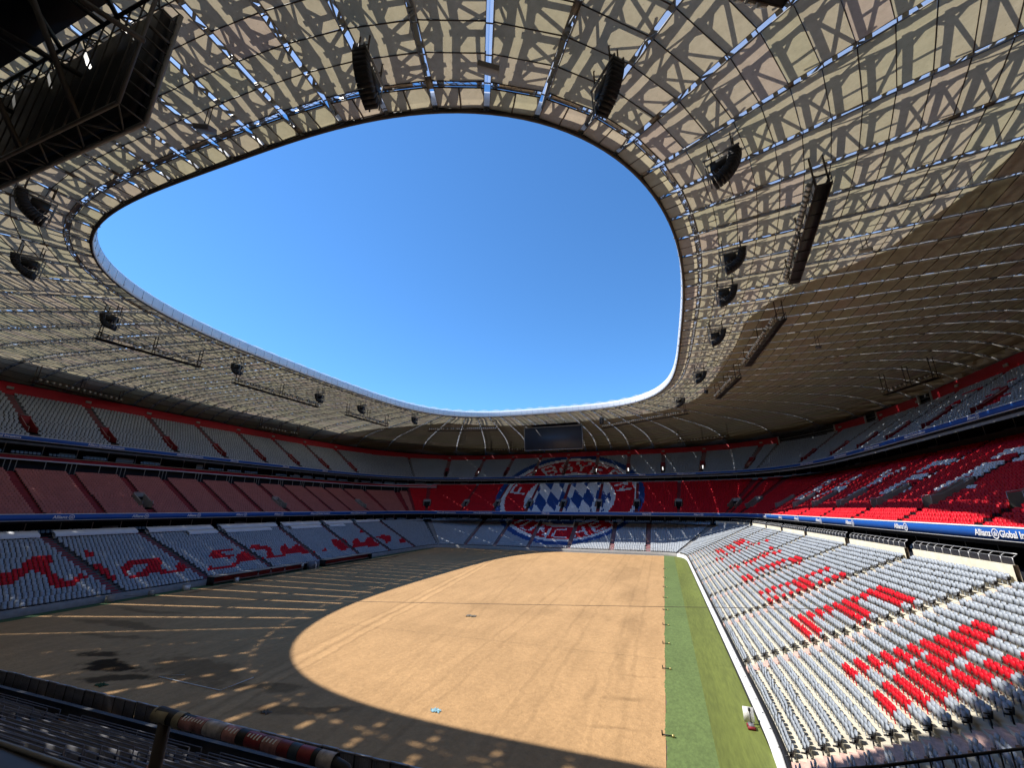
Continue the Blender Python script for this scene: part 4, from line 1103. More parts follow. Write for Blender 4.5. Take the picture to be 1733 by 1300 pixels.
# slots between the tiers: floor, glazed back wall, soffit
LC = MID.corner
ring_wall('concourse_wall', 'dark glazed box front in the slot above the lower tier', 'wall', MID, [(-2.5, -4.75), (4.5, -4.75), (4.5, -1.2)], M['glass_dark'], LC[0], LC[3])
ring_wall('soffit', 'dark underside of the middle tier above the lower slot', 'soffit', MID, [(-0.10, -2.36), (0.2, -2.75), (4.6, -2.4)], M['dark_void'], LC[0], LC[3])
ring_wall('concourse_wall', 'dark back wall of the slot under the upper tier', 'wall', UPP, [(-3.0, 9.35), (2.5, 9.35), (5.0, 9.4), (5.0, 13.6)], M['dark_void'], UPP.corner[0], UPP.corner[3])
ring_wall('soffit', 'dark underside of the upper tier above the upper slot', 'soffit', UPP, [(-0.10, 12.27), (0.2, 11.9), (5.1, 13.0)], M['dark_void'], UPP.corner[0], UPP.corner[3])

# pale fronts seen in the slots, one thing per slot and side
def slot_panels(label, ring, side, d, z0, z1, pitch, w, seed, lab_m='panel_pale', p=0.55):
    rg = np.random.default_rng(seed)
    s0, s1 = sector(ring, side)
    root = thing('box_front', label, 'box front', (*[float(k) for k in ring.pos((s0 + s1) / 2, d)], z0))
    ww, pp, kk = MB(), MB(), MB()
    for c in np.arange(s0 + 2, s1 - 2, pitch):
        e = np.array([c - 0.08, c + 0.08])
        strip(pp, ring, e, [(d + 0.3, z0), (d, z0), (d, z1), (d + 0.3, z1)])
        if rg.random() < p:
            h = z0 + (z1 - z0) * rg.uniform(0.35, 0.6)
            e = np.array([c + 0.3, c + 0.3 + w * rg.uniform(0.4, 1.0)])
            strip(ww, ring, e, [(d + 0.2, z0), (d + 0.1, z0), (d + 0.1, h), (d + 0.2, h)])
        if rg.random() < 0.8:
            q = ring.row(c + 0.4, c + pitch - 0.4, d - 1.1, 0.62)
            x, y = ring.pos(q, d - 1.1)
            nx, ny = ring.nrm(q)
            scatter(kk, TPL_FAR[0], x, y, np.full(len(q), z0), -ny, nx)
    pp.build('posts', M['concrete'], root, 'stuff')
    ww.build('pale_panels', M[lab_m], root, 'stuff')
    kk.build('box_seats', M['seat_grey'], root, 'stuff')
slot_panels('dim box fronts with posts in the slot above the sunlit lower tier on the right', MID, 'right', 3.2, -4.7, -2.7, 4.5, 3.0, 1)
slot_panels('dim box fronts with posts in the slot above the lower tier at the far end', MID, 'far', 3.2, -4.7, -2.7, 4.5, 3.0, 2, p=0.8)
slot_panels('dim box fronts with posts in the slot above the lower tier on the left', MID, 'left', 3.2, -4.7, -2.7, 4.5, 3.0, 3)
slot_panels('dim box seats in the slot above the red middle tier on the right', UPP, 'right', 3.5, 9.4, 12.2, 6.0, 3.0, 4)
slot_panels('dim box seats in the slot between middle and upper tier above the crest lozenges', UPP, 'far', 3.5, 9.4, 12.2, 6.0, 4.0, 5, p=0.7)
slot_panels('grey box seats behind the red and white balcony band on the left', UPP, 'left', 3.2, 9.6, 12.2, 5.5, 4.0, 6, p=0.4)
# rear rows of the right and far middle tier end in a low wall
for side, lab in (('right', 'thin grey parapet along the top of the red middle tier on the right'), ('far', 'thin grey parapet along the top of the red middle tier at the far end')):
    s0, s1 = sector(MID, side)
    ring_wall('parapet', lab, 'parapet', MID, [(19.95, 8.9), (19.95, 10.15), (20.15, 10.15), (20.15, 8.9)], M['concrete'], s0, s1)

# left balcony: band, posts, floor
s0, s1 = sector(MID, 'left')
bal = thing('balcony', 'long balcony band of dark red between white lines on slim posts above the salmon seats', 'balcony', (-113.0, 80.0, 6.3))
mb = MB(); ss = np.linspace(s0 - 6, s1, 120)
strip(mb, MID, ss, [(16.2, 8.55), (16.0, 8.55), (16.0, 9.25), (16.2, 9.25)])
mb.build('band', M['red_wall'], bal)
mb = MB()
strip(mb, MID, ss, [(16.2, 8.35), (15.9, 8.35), (15.9, 8.57), (16.1, 8.57)])
strip(mb, MID, ss, [(16.1, 9.23), (15.9, 9.23), (15.9, 9.40), (16.3, 9.40)])
mb.build('white_edge', M['cover'], bal)
mb = MB()
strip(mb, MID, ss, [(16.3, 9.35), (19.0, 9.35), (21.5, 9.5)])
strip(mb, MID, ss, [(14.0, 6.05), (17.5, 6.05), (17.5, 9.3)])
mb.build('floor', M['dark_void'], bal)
for c in AISLE[('mid', 'left')]:
    if not (s0 < c < s1):
        continue
    for q in (c - 1.2, c - 0.45, c + 0.3, c + 3.4):
        mb = MB()
        x, y = MID.pos(q, 15.6)
        mb.beams([(x, y, 6.0)], [(x, y, 8.36)], 0.09, 0.09)
        mb.build('post', M['panel_pale'], bal)
# red back wall of the upper tier
for side, lab in (('right', 'tall red wall behind the upper tier seats on the right under the roof edge'),
                  ('far', 'red wall band behind the upper tier seats at the far end'), ('left', 'red wall band behind the upper tier seats on the left')):
    s0, s1 = sector(UPP, side)
    root = thing('back_wall', lab, 'wall', (*[float(k) for k in UPP.pos((s0 + s1) / 2, 17.5)], 24.0))
    dd = lambda s: 0.42 + 0.7 * upp_rows(s)
    zb = lambda s: 12.0 + 0.472 * upp_rows(s)
    mb = MB()
    gaps = []
    if side == 'right':
        gaps = [(side_s(UPP, 'right', 117.5), side_s(UPP, 'right', 122.0)), (side_s(UPP, 'right', 137.5), side_s(UPP, 'right', 141.5)), (side_s(UPP, 'right', 151.0), side_s(UPP, 'right', 166.0))]
    ss = np.array(sorted(list(np.linspace(s0, s1, 100)) + [g for p in gaps for g in p]))
    ms = (ss[:-1] + ss[1:]) / 2
    keep = np.ones(len(ms), bool)
    for a, b in gaps:
        keep &= ~((ms > a) & (ms < b))
    strip(mb, UPP, ss, [(dd, zb), (dd, lambda s: zb(s) + 2.75), (lambda s: dd(s) + 0.3, lambda s: zb(s) + 2.75)], keep)
    mb.build('wall', M['red_wall'], root)
    for a, b in gaps:
        g = MB()
        for q in (a, b):
            x, y = UPP.pos(q, float(dd(np.array(q))))
            z = float(zb(np.array(q)))
            g.beams([(x, y, z)], [(x, y, z + 2.9)], 0.45, 0.45)
        g.build('gap_post', M['panel_pale'], root)
        g = MB()
        for h in (0.9, 1.7):
            P = [(*[float(k) for k in UPP.pos(q, float(dd(np.array(q))))], float(zb(np.array(q))) + h) for q in np.linspace(a, b, 5)]
            g.tube(P, 0.04, 5)
        g.build('rail', M['steel'], root)
    for c in AISLE[('upp', side)]:
        if s0 < c < s1:
            lb = MB()
            x, y = UPP.pos(c, float(dd(np.array(c))) - 0.12)
            nx, ny = UPP.nrm(c)
            lb.box((x, y, float(zb(np.array(c))) + 1.6), (0.2, 1.1, 0.55), math.atan2(ny, nx))
            lb.build('sign_box', M['panel_pale'], root)
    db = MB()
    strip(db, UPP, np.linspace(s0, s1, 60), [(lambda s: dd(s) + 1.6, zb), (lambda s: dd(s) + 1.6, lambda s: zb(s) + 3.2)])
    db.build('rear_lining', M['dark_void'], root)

# ------------------------------------------------------------------ lower front walls
def front_wall(label, side, prof, mt, extra=None):
    s0, s1 = sector(LOW, side)
    root = thing('front_wall', label, 'wall', (*[float(k) for k in LOW.pos((s0 + s1) / 2, 0)], GZ))
    mb = MB()
    strip(mb, LOW, np.linspace(s0, s1, 60), prof)
    mb.build('wall', M[mt], root)
    return root
w = front_wall('white advertising wall with black gutter along the grass on the right', 'right', [(0.0, GZ), (-0.03, GZ + 0.28), (0.02, GZ + 0.30), (0.10, GZ + 0.86), (0.28, GZ + 0.90), (0.28, GZ + 0.6)], 'white_paint')
mb = MB(); s0, s1 = sector(LOW, 'right')
strip(mb, LOW, np.linspace(s0, s1, 60), [(0.285, GZ + 0.5), (0.285, GZ + 0.825), (0.60, GZ + 0.825), (0.60, GZ + 0.7)])
mb.build('gutter', M['black'], w)
mb = MB()
x = XC + 41.0 - 0.06
mb.beams([(x, 20, GZ + 0.14)], [(x, 138, GZ + 0.14)], 0.08, 0.2)
mb.build('base_rail', M['black'], w)
mb = MB()
for y in np.arange(22, 137, 2.1):
    mb.beams([(x + 0.13, y, GZ + 0.905)], [(x + 0.23, y, GZ + 0.905)], 0.04, 0.03)
mb.build('bolts', M['black'], w)
front_wall('low grey concrete wall in front of the lower tier at the far end', 'far', [(0.0, GZ), (0.0, GZ + 0.95), (0.25, GZ + 0.95)], 'panel_pale')
front_wall('low grey concrete wall in front of the shaded lower tier on the left', 'left', [(0.0, GZ), (0.0, GZ + 0.95), (0.25, GZ + 0.95)], 'concrete')
front_wall('dark low wall in front of the standing terrace', 'near', [(0.0, GZ), (0.0, GZ + 0.95), (0.25, GZ + 0.95)], 'dark_concrete')
# rail along the front row at the far end
mb = MB()
s0, s1 = sector(LOW, 'far')
ss = np.linspace(s0 + 1, s1 - 12, 90)
x, y = LOW.pos(ss, 0.2)
mb.tube(np.stack([x, y, np.full(len(ss), GZ + 1.75)], 1), 0.035, 5)
mb.tube(np.stack([x, y, np.full(len(ss), GZ + 1.35)], 1), 0.03, 5)
mb.beams(np.stack([x, y, np.full(len(ss), GZ + 0.9)], 1), np.stack([x, y, np.full(len(ss), GZ + 1.75)], 1), 0.05, 0.05)
tag(mb.build('guard_rail', M['steel']), 'thin steel guard rail along the front row at the far end', 'railing')

# top of the sunlit lower tier: cream back wall and hooped railing
s0, s1 = sector(LOW, 'right')
zt = low_z(LOW_N - 1)
bw = thing('back_wall', 'cream low wall and hooped grey railing along the top of the sunlit lower tier', 'wall', (float(LOW.pos((s0 + s1) / 2, 18)[0]), 79.0, zt))
cuts = [aisle_at('low', 'right', c, low_d(LOW_N)) for c in AISLE[('low', 'right')]]
ss = np.array(sorted(list(np.linspace(s0, s1, 80)) + [c + o for c in cuts for o in (-0.75, 0.75) if s0 < c + o < s1]))
ms = (ss[:-1] + ss[1:]) / 2
keep = np.array([min(abs(m_ - c) for c in cuts) > 0.74 for m_ in ms])
mb = MB()
strip(mb, LOW, ss, [(low_d(LOW_N) + 0.05, zt), (low_d(LOW_N) + 0.05, zt + 1.35), (low_d(LOW_N) + 0.35, zt + 1.35), (low_d(LOW_N) + 0.35, zt)], keep)
mb.build('wall', M['cream'], bw)
d = low_d(LOW_N) + 0.2
blocks = [s0 + 0.5] + [c for c in cuts if s0 < c < s1] + [s1 - 0.5]
for a, b in zip(blocks[:-1], blocks[1:]):
    if b - a < 3:
        continue
    rb = MB()
    q = np.linspace(a + 0.8, b - 0.8, max(3, int((b - a) / 1.15)))
    x, y = LOW.pos(q, d)
    x2, y2 = LOW.pos(q, d + 0.32)
    z1 = np.full(len(q), zt + 1.35)
    A, B, C_ = np.stack([x, y, z1], 1), np.stack([x, y, z1 + 0.48], 1), np.stack([x2, y2, z1 + 0.72], 1)
    rb.beams(A, B, 0.05, 0.05)
    rb.beams(B, C_, 0.05, 0.05)
    rb.tube(C_, 0.04, 6)
    rb.tube(B, 0.022, 5)
    rb.build('hooped_rail', M['steel'], bw)
    gb = MB()
    strip(gb, LOW, q, [(d + 0.01, zt + 1.38), (d + 0.01, zt + 1.78)])
    gb.build('glazing', M['glass_dark'], bw)

# pale sheets laid over the back rows on the left
cl = [aisle_at('low', 'left', c, low_d(24)) for c in AISLE[('low', 'left')]]
sheets = [(0, 23, 25), (1, 23, 25), (2, 23, 25), (3, 23, 25), (4, 23, 25), (5, 23, 25), (2, 20.7, 22.4, .52, 1), (3, 20.7, 22.4, 0, .8), (4, 20.7, 22.4, .1, .9), (5, 20.7, 22.4, 0, .55), (6, 23.3, 24.6)]
SL = [a for a in sorted(cl, reverse=True)]                  # from the far end towards us
near_first = sorted(cl, key=lambda c: float(LOW.pos(c)[1]))
whichs = ['next to the red handwriting', 'second along', 'third along', 'fourth along', 'fifth along', 'sixth along', 'seventh along']
for t in sheets:
    i, k0, k1 = t[:3]
    f0, f1 = (t[3], t[4]) if len(t) > 3 else (0.0, 1.0)
    if i + 1 >= len(near_first):
        continue
    a, b = near_first[i] - 0.9, near_first[i + 1] + 0.9      # arc length falls along the left side as Y grows
    lo, hi = a + (b - a) * f0, a + (b - a) * f1
    mb = MB()
    q = np.linspace(lo, hi, 8)
    z0, z1 = low_z(k0) + 0.9, low_z(k1) + 0.9
    strip(mb, LOW, q, [(low_d(k0), z0 - 0.35), (low_d(k0) + 0.05, z0), (low_d(k1), z1), (low_d(k1), z1 - 0.05)])
    o = mb.build('cover_sheet', M['cover'])
    tag(o, 'pale sheet over back seats of the left lower tier, %s block along%s' % (
        ['first', 'second', 'third', 'fourth', 'fifth', 'sixth', 'seventh'][i], ', lower of two' if len(t) > 3 else ''), 'cover', 'pale sheets over the back rows on the left')

# dark standing rails of the near terrace, block by block
near = STAND[('low', 'near')]
nc = AISLE[('low', 'near')]
s0, s1 = sector(LOW, 'near')
edges = [s0 + 0.4] + [c for c in nc] + [s1 - 0.4]
for k in range(LOW_N):
    for a, b in zip(edges[:-1], edges[1:]):
        aa, bb = a + 0.7, b - 0.7
        x0, y0 = LOW.pos(aa, low_d(k)); x1, y1 = LOW.pos(bb, low_d(k))
        if bb - aa < 2 or max(x0, x1) > -2:
            if max(x0, x1) > 2:
                continue
        rb = MB()
        q = np.linspace(aa, bb, max(2, int((bb - aa) / 3)))
        d, z = low_d(k) + 0.42, low_z(k) - 0.75
        strip(rb, LOW, q, [(d, z + 0.12), (d - 0.06, z + 0.46), (d, z + 0.50), (d + 0.06, z + 0.50), (d + 0.1, z + 0.1)])
        x, y = LOW.pos(q, d - 0.02)
        rb.tube(np.stack([x, y, np.full(len(q), z + 0.78)], 1), 0.028, 5)
        rb.beams(np.stack([x, y, np.full(len(q), z)], 1), np.stack([x, y, np.full(len(q), z + 0.78)], 1), 0.04, 0.04)
        rb.build('standing_rail', M['slate'], near)
# shaded seats of the near right corner
mb, fb = MB(), MB()
# ------------------------------------------------------------------ roof
NB = 85
S_REF = 26.18
SEAM = S_REF + np.arange(NB) * ROOF.L / NB
GAP = 0.25
roof = thing('stadium_roof', 'ring roof of translucent sheets in steel trusses around the open sky', 'roof', (XC, 76.4, 30.8))
D_EDGE = [0.30, 2.05] + [2.55 + 2.02 * k for k in range(0, 52)]
RDS = roof_edge(SEAM)
def reach(i): return min(RDS[i % NB], RDS[(i + 1) % NB])
def seam_pt(i, d, off=0.0, dz=0.0):
    s = SEAM[i % NB]
    x, y = ROOF.pos(s, d)
    nx, ny = ROOF.nrm(s)
    return np.array([float(x) - float(ny) * off, float(y) + float(nx) * off, float(roof_z(s, d)) + dz])

def ceiling_material():
    m = bpy.data.materials.new('ceiling_sheet')
    m.use_nodes = True
    nt = m.node_tree
    N, Lk = nt.nodes, nt.links
    N.clear()
    out = N.new('ShaderNodeOutputMaterial')
    tc = N.new('ShaderNodeTexCoord')
    at = N.new('ShaderNodeAttribute')
    at.attribute_name = 'tint'
    n = N.new('ShaderNodeTexNoise')
    n.inputs['Scale'].default_value = 1.6
    n.inputs['Detail'].default_value = 6
    n.inputs['Roughness'].default_value = 0.7
    Lk.new(tc.outputs['Object'], n.inputs['Vector'])
    r = N.new('ShaderNodeMapRange')
    for i, k in enumerate((0.3, 0.7, 0.86, 1.08)):
        r.inputs[i + 1].default_value = k
    Lk.new(n.outputs[0], r.inputs[0])
    sp = N.new('ShaderNodeTexNoise')                    # specks of dirt lying on the sheet
    sp.inputs['Scale'].default_value = 7.0
    sp.inputs['Detail'].default_value = 3
    Lk.new(tc.outputs['Object'], sp.inputs['Vector'])
    rs = N.new('ShaderNodeMapRange')
    for i, k in enumerate((0.66, 0.74, 1.0, 0.72)):
        rs.inputs[i + 1].default_value = k
    Lk.new(sp.outputs[0], rs.inputs[0])
    mm = N.new('ShaderNodeMath')
    mm.operation = 'MULTIPLY'
    Lk.new(r.outputs[0], mm.inputs[0])
    Lk.new(rs.outputs[0], mm.inputs[1])
    ramp = N.new('ShaderNodeValToRGB')
    e = ramp.color_ramp.elements
    e[0].position, e[0].color = 0.0, (0.45, 0.405, 0.265, 1)
    e[1].position, e[1].color = 1.0, (0.48, 0.385, 0.295, 1)
    k = ramp.color_ramp.elements.new(0.55)
    k.color = (0.47, 0.405, 0.285, 1)
    Lk.new(at.outputs['Fac'], ramp.inputs[0])
    v = N.new('ShaderNodeVectorMath')
    v.operation = 'SCALE'
    Lk.new(ramp.outputs[0], v.inputs[0])
    Lk.new(mm.outputs[0], v.inputs['Scale'])
    tl = N.new('ShaderNodeBsdfTranslucent')
    df = N.new('ShaderNodeBsdfDiffuse')
    Lk.new(v.outputs[0], tl.inputs[0])
    Lk.new(v.outputs[0], df.inputs[0])
    mx = N.new('ShaderNodeMixShader')
    mx.inputs[0].default_value = 0.52
    Lk.new(df.outputs[0], mx.inputs[1])
    Lk.new(tl.outputs[0], mx.inputs[2])
    Lk.new(mx.outputs[0], out.inputs[0])
    return m
M['ceiling'] = ceiling_material()
def thin_sheet(name, through, glow, white):
    """foil: part of the light passes straight, part is scattered through, the rest is thrown back"""
    m = bpy.data.materials.new(name)
    m.use_nodes = True
    n = m.node_tree
    n.nodes.clear()
    o = n.nodes.new('ShaderNodeOutputMaterial')
    t = n.nodes.new('ShaderNodeBsdfTranslucent')
    t.inputs[0].default_value = (*[white] * 3, 1)
    d = n.nodes.new('ShaderNodeBsdfDiffuse')
    d.inputs[0].default_value = (*[white * 0.9] * 3, 1)
    x = n.nodes.new('ShaderNodeMixShader')
    x.inputs[0].default_value = glow
    n.links.new(d.outputs[0], x.inputs[1])
    n.links.new(t.outputs[0], x.inputs[2])
    out = x
    if through:
        p = n.nodes.new('ShaderNodeBsdfTransparent')
        y = n.nodes.new('ShaderNodeMixShader')
        y.inputs[0].default_value = through
        n.links.new(x.outputs[0], y.inputs[1])
        n.links.new(p.outputs[0], y.inputs[2])
        out = y
    n.links.new(out.outputs[0], o.inputs[0])
    return m
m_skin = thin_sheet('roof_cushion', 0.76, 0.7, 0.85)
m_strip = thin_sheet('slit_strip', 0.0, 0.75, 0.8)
m_shade_sheet = thin_sheet('shade_sheet', 0.0, 0.16, 0.55)  # barely lets light through; for the sheets added to darken the ceiling

# sheets of the ceiling: each sags a little between its ribs
panels = []
for i in range(NB):
    for j in range(len(D_EDGE) - 1):
        if j == 1 or D_EDGE[j] > reach(i):
            continue
        da, db = D_EDGE[j] + 0.03, D_EDGE[j + 1] - 0.03
        g = []
        off_s = 0.0
        for d in (da, (da + db) / 2, db):
            a, b = seam_pt(i, d, GAP), seam_pt(i + 1, d, -GAP)
            for t in (0, 0.5, 1):
                p = a + (b - a) * t
                if t == 0.5:
                    p[2] -= 0.05
                if d == (da + db) / 2:
                    p[2] -= 0.03
                g.append(p)
        panels.append(np.array(g))
P = np.array(panels)
P[:, :, 2] += RNG.normal(0, 0.012, (len(P), 1))
TINT = np.clip(RNG.normal(0.45, 0.28, len(P)), 0, 1)
GQ = np.array([[0, 1, 4, 3], [1, 2, 5, 4], [3, 4, 7, 6], [4, 5, 8, 7]])
u, v, dd = view_px(P[:, :, 0], P[:, :, 1], P[:, :, 2])
ok = (dd > 2).all(1) & (np.abs(u[:, 4]) < 900 / F_PX) & (np.abs(v[:, 4]) < 680 / F_PX)
area = np.abs((u[:, 8] - u[:, 0]) * (v[:, 2] - v[:, 6]) - (v[:, 8] - v[:, 0]) * (u[:, 2] - u[:, 6]))
area = np.where(ok, area, 0)
single = np.zeros(len(P), bool)
single[np.argsort(-area)[:300]] = True
def tint_mesh(me, t):
    a = me.attributes.new('tint', 'FLOAT', 'FACE')
    a.data.foreach_set('value', np.asarray(t, np.float32))
for i in np.where(single)[0]:
    me = MB().add(P[i], GQ).mesh('ceiling_panel')
    me.materials.append(M['ceiling'])
    tint_mesh(me, np.full(4, TINT[i]))
    link('ceiling_panel', me, roof)
mb = MB()
r = np.where(~single)[0]
mb.add(P[r].reshape(-1, 3), (GQ[None] + (np.arange(len(r)) * 9)[:, None, None]).reshape(-1, 4))
me = mb.mesh('ceiling_panels')
me.materials.append(M['ceiling'])
tint_mesh(me, np.repeat(TINT[r], 4))
link('ceiling_panels', me, roof, 'stuff')

# cross ribs under the sheet joints, frames along the seams
mb = MB()
A, B = [], []
for i in range(NB):
    for j, d in enumerate(D_EDGE):
        if d > reach(i):
            break
        A.append(seam_pt(i, d, GAP, -0.05)); B.append(seam_pt(i + 1, d, -GAP, -0.05))
mb.beams(A, B, 0.055, 0.10)
A, B = [], []
for i in range(NB):
    a = seam_pt(i, D_EDGE[0], GAP, -0.04); b = seam_pt(i + 1, D_EDGE[0], -GAP, -0.04)
    a2 = seam_pt(i, D_EDGE[1], GAP, -0.04); b2 = seam_pt(i + 1, D_EDGE[1], -GAP, -0.04)
    A.append((a + b) / 2); B.append((a2 + b2) / 2)
mb.beams(A, B, 0.08, 0.12)
mb.build('cross_ribs', M['frame_dark'], roof, 'stuff')
for i in range(NB):
    fb = MB()
    ds = np.array([0.2] + [d for d in D_EDGE[1::3] if d < RDS[i] - 1] + [RDS[i]])
    for off in (-GAP, GAP):
        pts = [seam_pt(i, d, off, 0.02) for d in ds]
        fb.beams(pts[:-1], pts[1:], 0.05, 0.11)
    # bearers and hatches across the slit
    dq = np.arange(0.4, RDS[i], 2.02) + RNG.uniform(-0.3, 0.3)
    fb.beams([seam_pt(i, d, -GAP, 0.10) for d in dq], [seam_pt(i, d, GAP, 0.10) for d in dq], np.where(RNG.random(len(dq)) < 0.16, RNG.uniform(0.3, 1.0, len(dq)), 0.07), 0.06)
    fb.build('seam_frame', M['truss_steel'], roof)
    # white strips added over the outer slits where no sky shows; they stop the sun
    sq = SEAM[i] % ROOF.L
    c0 = 38.0 if 215 < sq < 300 else 42.0 if 300 <= sq < 325 else 8.0 if 128 < sq <= 215 else 14.0 if 92 < sq <= 128 else 25.0 if 62 < sq <= 92 else 99.0
    dc = np.arange(c0, RDS[i], 2.0)
    if len(dc) > 1:
        cb = MB()
        pts = [seam_pt(i, d, 0, 0.14) for d in dc]
        kp = RNG.random(len(pts) - 1) < 0.93
        a_, b_ = np.array(pts[:-1])[kp], np.array(pts[1:])[kp]
        cb.beams(a_, a_ + (b_ - a_) * RNG.uniform(0.7, 0.97, (len(a_), 1)), np.where(RNG.random(len(a_)) < 0.3, 0.3, 0.5), 0.015)
        ob = MB()
        if (~kp).any():
            ob.beams(np.array(pts[:-1])[~kp], np.array(pts[1:])[~kp], 0.56, 0.01)
            ob.build('slit_blocker', m_shade_sheet, roof)  # added where a strip is missing, to stop sun leaking through
        cb.build('slit_cover', m_strip, roof)

# trusses above the sheets: they stripe the sheets with their shade
H = 2.7
def HD(d): return min(H, 0.9 + 0.42 * d)
CH = [2.3] + [D_EDGE[k] + 1.0 for k in range(2, len(D_EDGE), 1)]
for i in range(NB):
    tb = MB()
    ds = np.array([0.3] + [d for d in CH[::2] if d < RDS[i] - 1] + [RDS[i]])
    for off in (-0.62, 0.62):
        pts = [seam_pt(i, d, off, HD(d)) for d in ds]
        tb.beams(pts[:-1], pts[1:], 0.40, 0.28)
        low = [seam_pt(i, d, off, 0.12) for d in ds]
        tb.beams(low[:-1:2], pts[1::2][:len(low[:-1:2])], 0.12, 0.12)
        tb.beams(low[1::2], pts[:-1:2][:len(low[1::2])], 0.12, 0.12)
    tb.build('radial_truss', M['truss_steel'], roof)
for j, d in enumerate(CH):
    if d > ROOF_D:
        break
    W_ = np.where(RDS >= d)[0]
    rb = MB()
    wd = 0.42 if j % 2 == 0 else 0.34
    a = np.array([seam_pt(i, d, GAP + 0.05, HD(d) - 0.1) for i in W_]); b = np.array([seam_pt(i + 1, d, -GAP - 0.05, HD(d) - 0.1) for i in W_])
    rb.beams(a, b, wd, 0.25)
    # corner plates at the nodes
    for q, o in ((1, 1), (1, -1), (-1, 1), (-1, -1)):
        p0 = np.array([seam_pt(i, d + q * 0.95, o * 0.55, HD(d) - 0.05) for i in W_])
        p1 = np.array([seam_pt(i, d, o * 1.5, HD(d) - 0.05) for i in W_])
        rb.beams(p0, p1, 0.22, 0.1)
    rb.build('ring_truss', M['truss_steel'], roof)
mb = MB()
A, B = [], []
for i in range(NB):
    for j in range(len(CH) - 1):
        if CH[j + 1] > reach(i):
            continue
        q = RNG.random()
        if q < 0.55:
            A.append(seam_pt(i, CH[j], .45, HD(CH[j]) - 0.3)); B.append(seam_pt(i + 1, CH[j + 1], -.45, HD(CH[j + 1]) - 0.3))
        if 0.30 < q < 0.85:
            A.append(seam_pt(i + 1, CH[j], -.45, HD(CH[j]) - 0.25)); B.append(seam_pt(i, CH[j + 1], .45, HD(CH[j + 1]) - 0.25))
        if q > 0.7:
            A.append((seam_pt(i, CH[j], 0, HD(CH[j]) - 0.2) + seam_pt(i + 1, CH[j], 0, HD(CH[j]) - 0.2)) / 2)
            B.append((seam_pt(i, CH[j + 1], 0, HD(CH[j]) - 0.2) + seam_pt(i + 1, CH[j + 1], 0, HD(CH[j]) - 0.2)) / 2)
mb.beams(A, B, 0.2, 0.17)
mb.build('diagonal_braces', M['truss_steel'], roof, 'stuff')

# gutter walk in the gap behind the rim
for i in range(NB):
    gb = MB()
    a, b = seam_pt(i, 2.12, GAP, 0.10), seam_pt(i + 1, 2.12, -GAP, 0.10)
    c, d = seam_pt(i, 2.48, GAP, 0.10), seam_pt(i + 1, 2.48, -GAP, 0.10)
    gb.beams([a, c], [b, d], 0.05, 0.16)
    t = np.linspace(0.05, 0.95, 7)[:, None]
    gb.beams(a + (b - a) * t, c + (d - c) * np.roll(t, 1), 0.035, 0.035)
    if a[1] < 46 and RNG.random() < 0.75:
        q0, q1 = sorted(RNG.uniform(0, 1, 2))
        q0, q1 = min(q0, 0.25), max(q1, 0.72)
        gb.add([a + (b - a) * q0, a + (b - a) * q1, c + (d - c) * q1, c + (d - c) * q0], [(0, 1, 2, 3)])
    gb.build('gutter_walk', M['steel'], roof)

# white rim
mb = MB()
ss = np.linspace(0, ROOF.L, 261)
zr = lambda o: (lambda s: roof_z(s, 0.0) + o)
strip(mb, ROOF, ss, [(0.20, zr(-0.16)), (0.00, zr(-0.10)), (-0.06, zr(0.3)), (-0.07, zr(1.30)), (-0.02, zr(1.62)), (0.12, zr(1.80)), (0.34, zr(1.80)), (0.44, zr(1.5)), (0.44, zr(0.15))])
mb.build('rim', M['fascia'], roof, smooth=True)
mb = MB()
for i in range(NB):
    for f in (0.0, 0.5):
        s = SEAM[i] + f * ROOF.L / NB
        x, y = ROOF.pos(s, -0.075)
        z = float(roof_z(s, 0.0))
        mb.beams([(x, y, z + 0.15)], [(x, y, z + 1.45)], 0.05, 0.02)
        if f == 0.0:
            x, y = ROOF.pos(s, -0.09)
            mb.box((x, y, z + 0.35), (0.10, 0.16, 0.10))
mb.build('rim_joints', M['panel_pale'], roof, 'stuff')
mb = MB()
strip(mb, ROOF, ss, [(0.04, zr(-0.11)), (0.03, zr(-0.27)), (0.22, zr(-0.27)), (0.26, zr(-0.1))])
mb.build('rim_soffit', M['frame_dark'], roof)

# unseen sheets added above the outer and far ceiling to keep the sun off it
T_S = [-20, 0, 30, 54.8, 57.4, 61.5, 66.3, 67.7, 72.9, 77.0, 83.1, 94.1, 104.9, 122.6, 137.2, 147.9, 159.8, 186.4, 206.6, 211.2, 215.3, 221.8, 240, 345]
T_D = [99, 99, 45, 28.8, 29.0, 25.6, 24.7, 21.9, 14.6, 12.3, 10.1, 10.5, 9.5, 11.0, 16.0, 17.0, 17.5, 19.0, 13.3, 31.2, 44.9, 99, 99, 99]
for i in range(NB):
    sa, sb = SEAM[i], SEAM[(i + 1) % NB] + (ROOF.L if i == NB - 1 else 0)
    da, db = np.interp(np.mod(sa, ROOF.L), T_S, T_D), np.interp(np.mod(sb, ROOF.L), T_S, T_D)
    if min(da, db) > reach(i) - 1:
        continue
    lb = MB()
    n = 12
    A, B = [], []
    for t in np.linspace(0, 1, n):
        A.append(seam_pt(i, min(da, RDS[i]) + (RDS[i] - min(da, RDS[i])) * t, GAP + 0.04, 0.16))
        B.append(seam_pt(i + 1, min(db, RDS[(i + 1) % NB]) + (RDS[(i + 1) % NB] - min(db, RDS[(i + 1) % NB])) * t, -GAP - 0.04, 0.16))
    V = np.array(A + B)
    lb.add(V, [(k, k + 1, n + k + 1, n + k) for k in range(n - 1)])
    lb.build('shade_sheet', m_shade_sheet, roof)
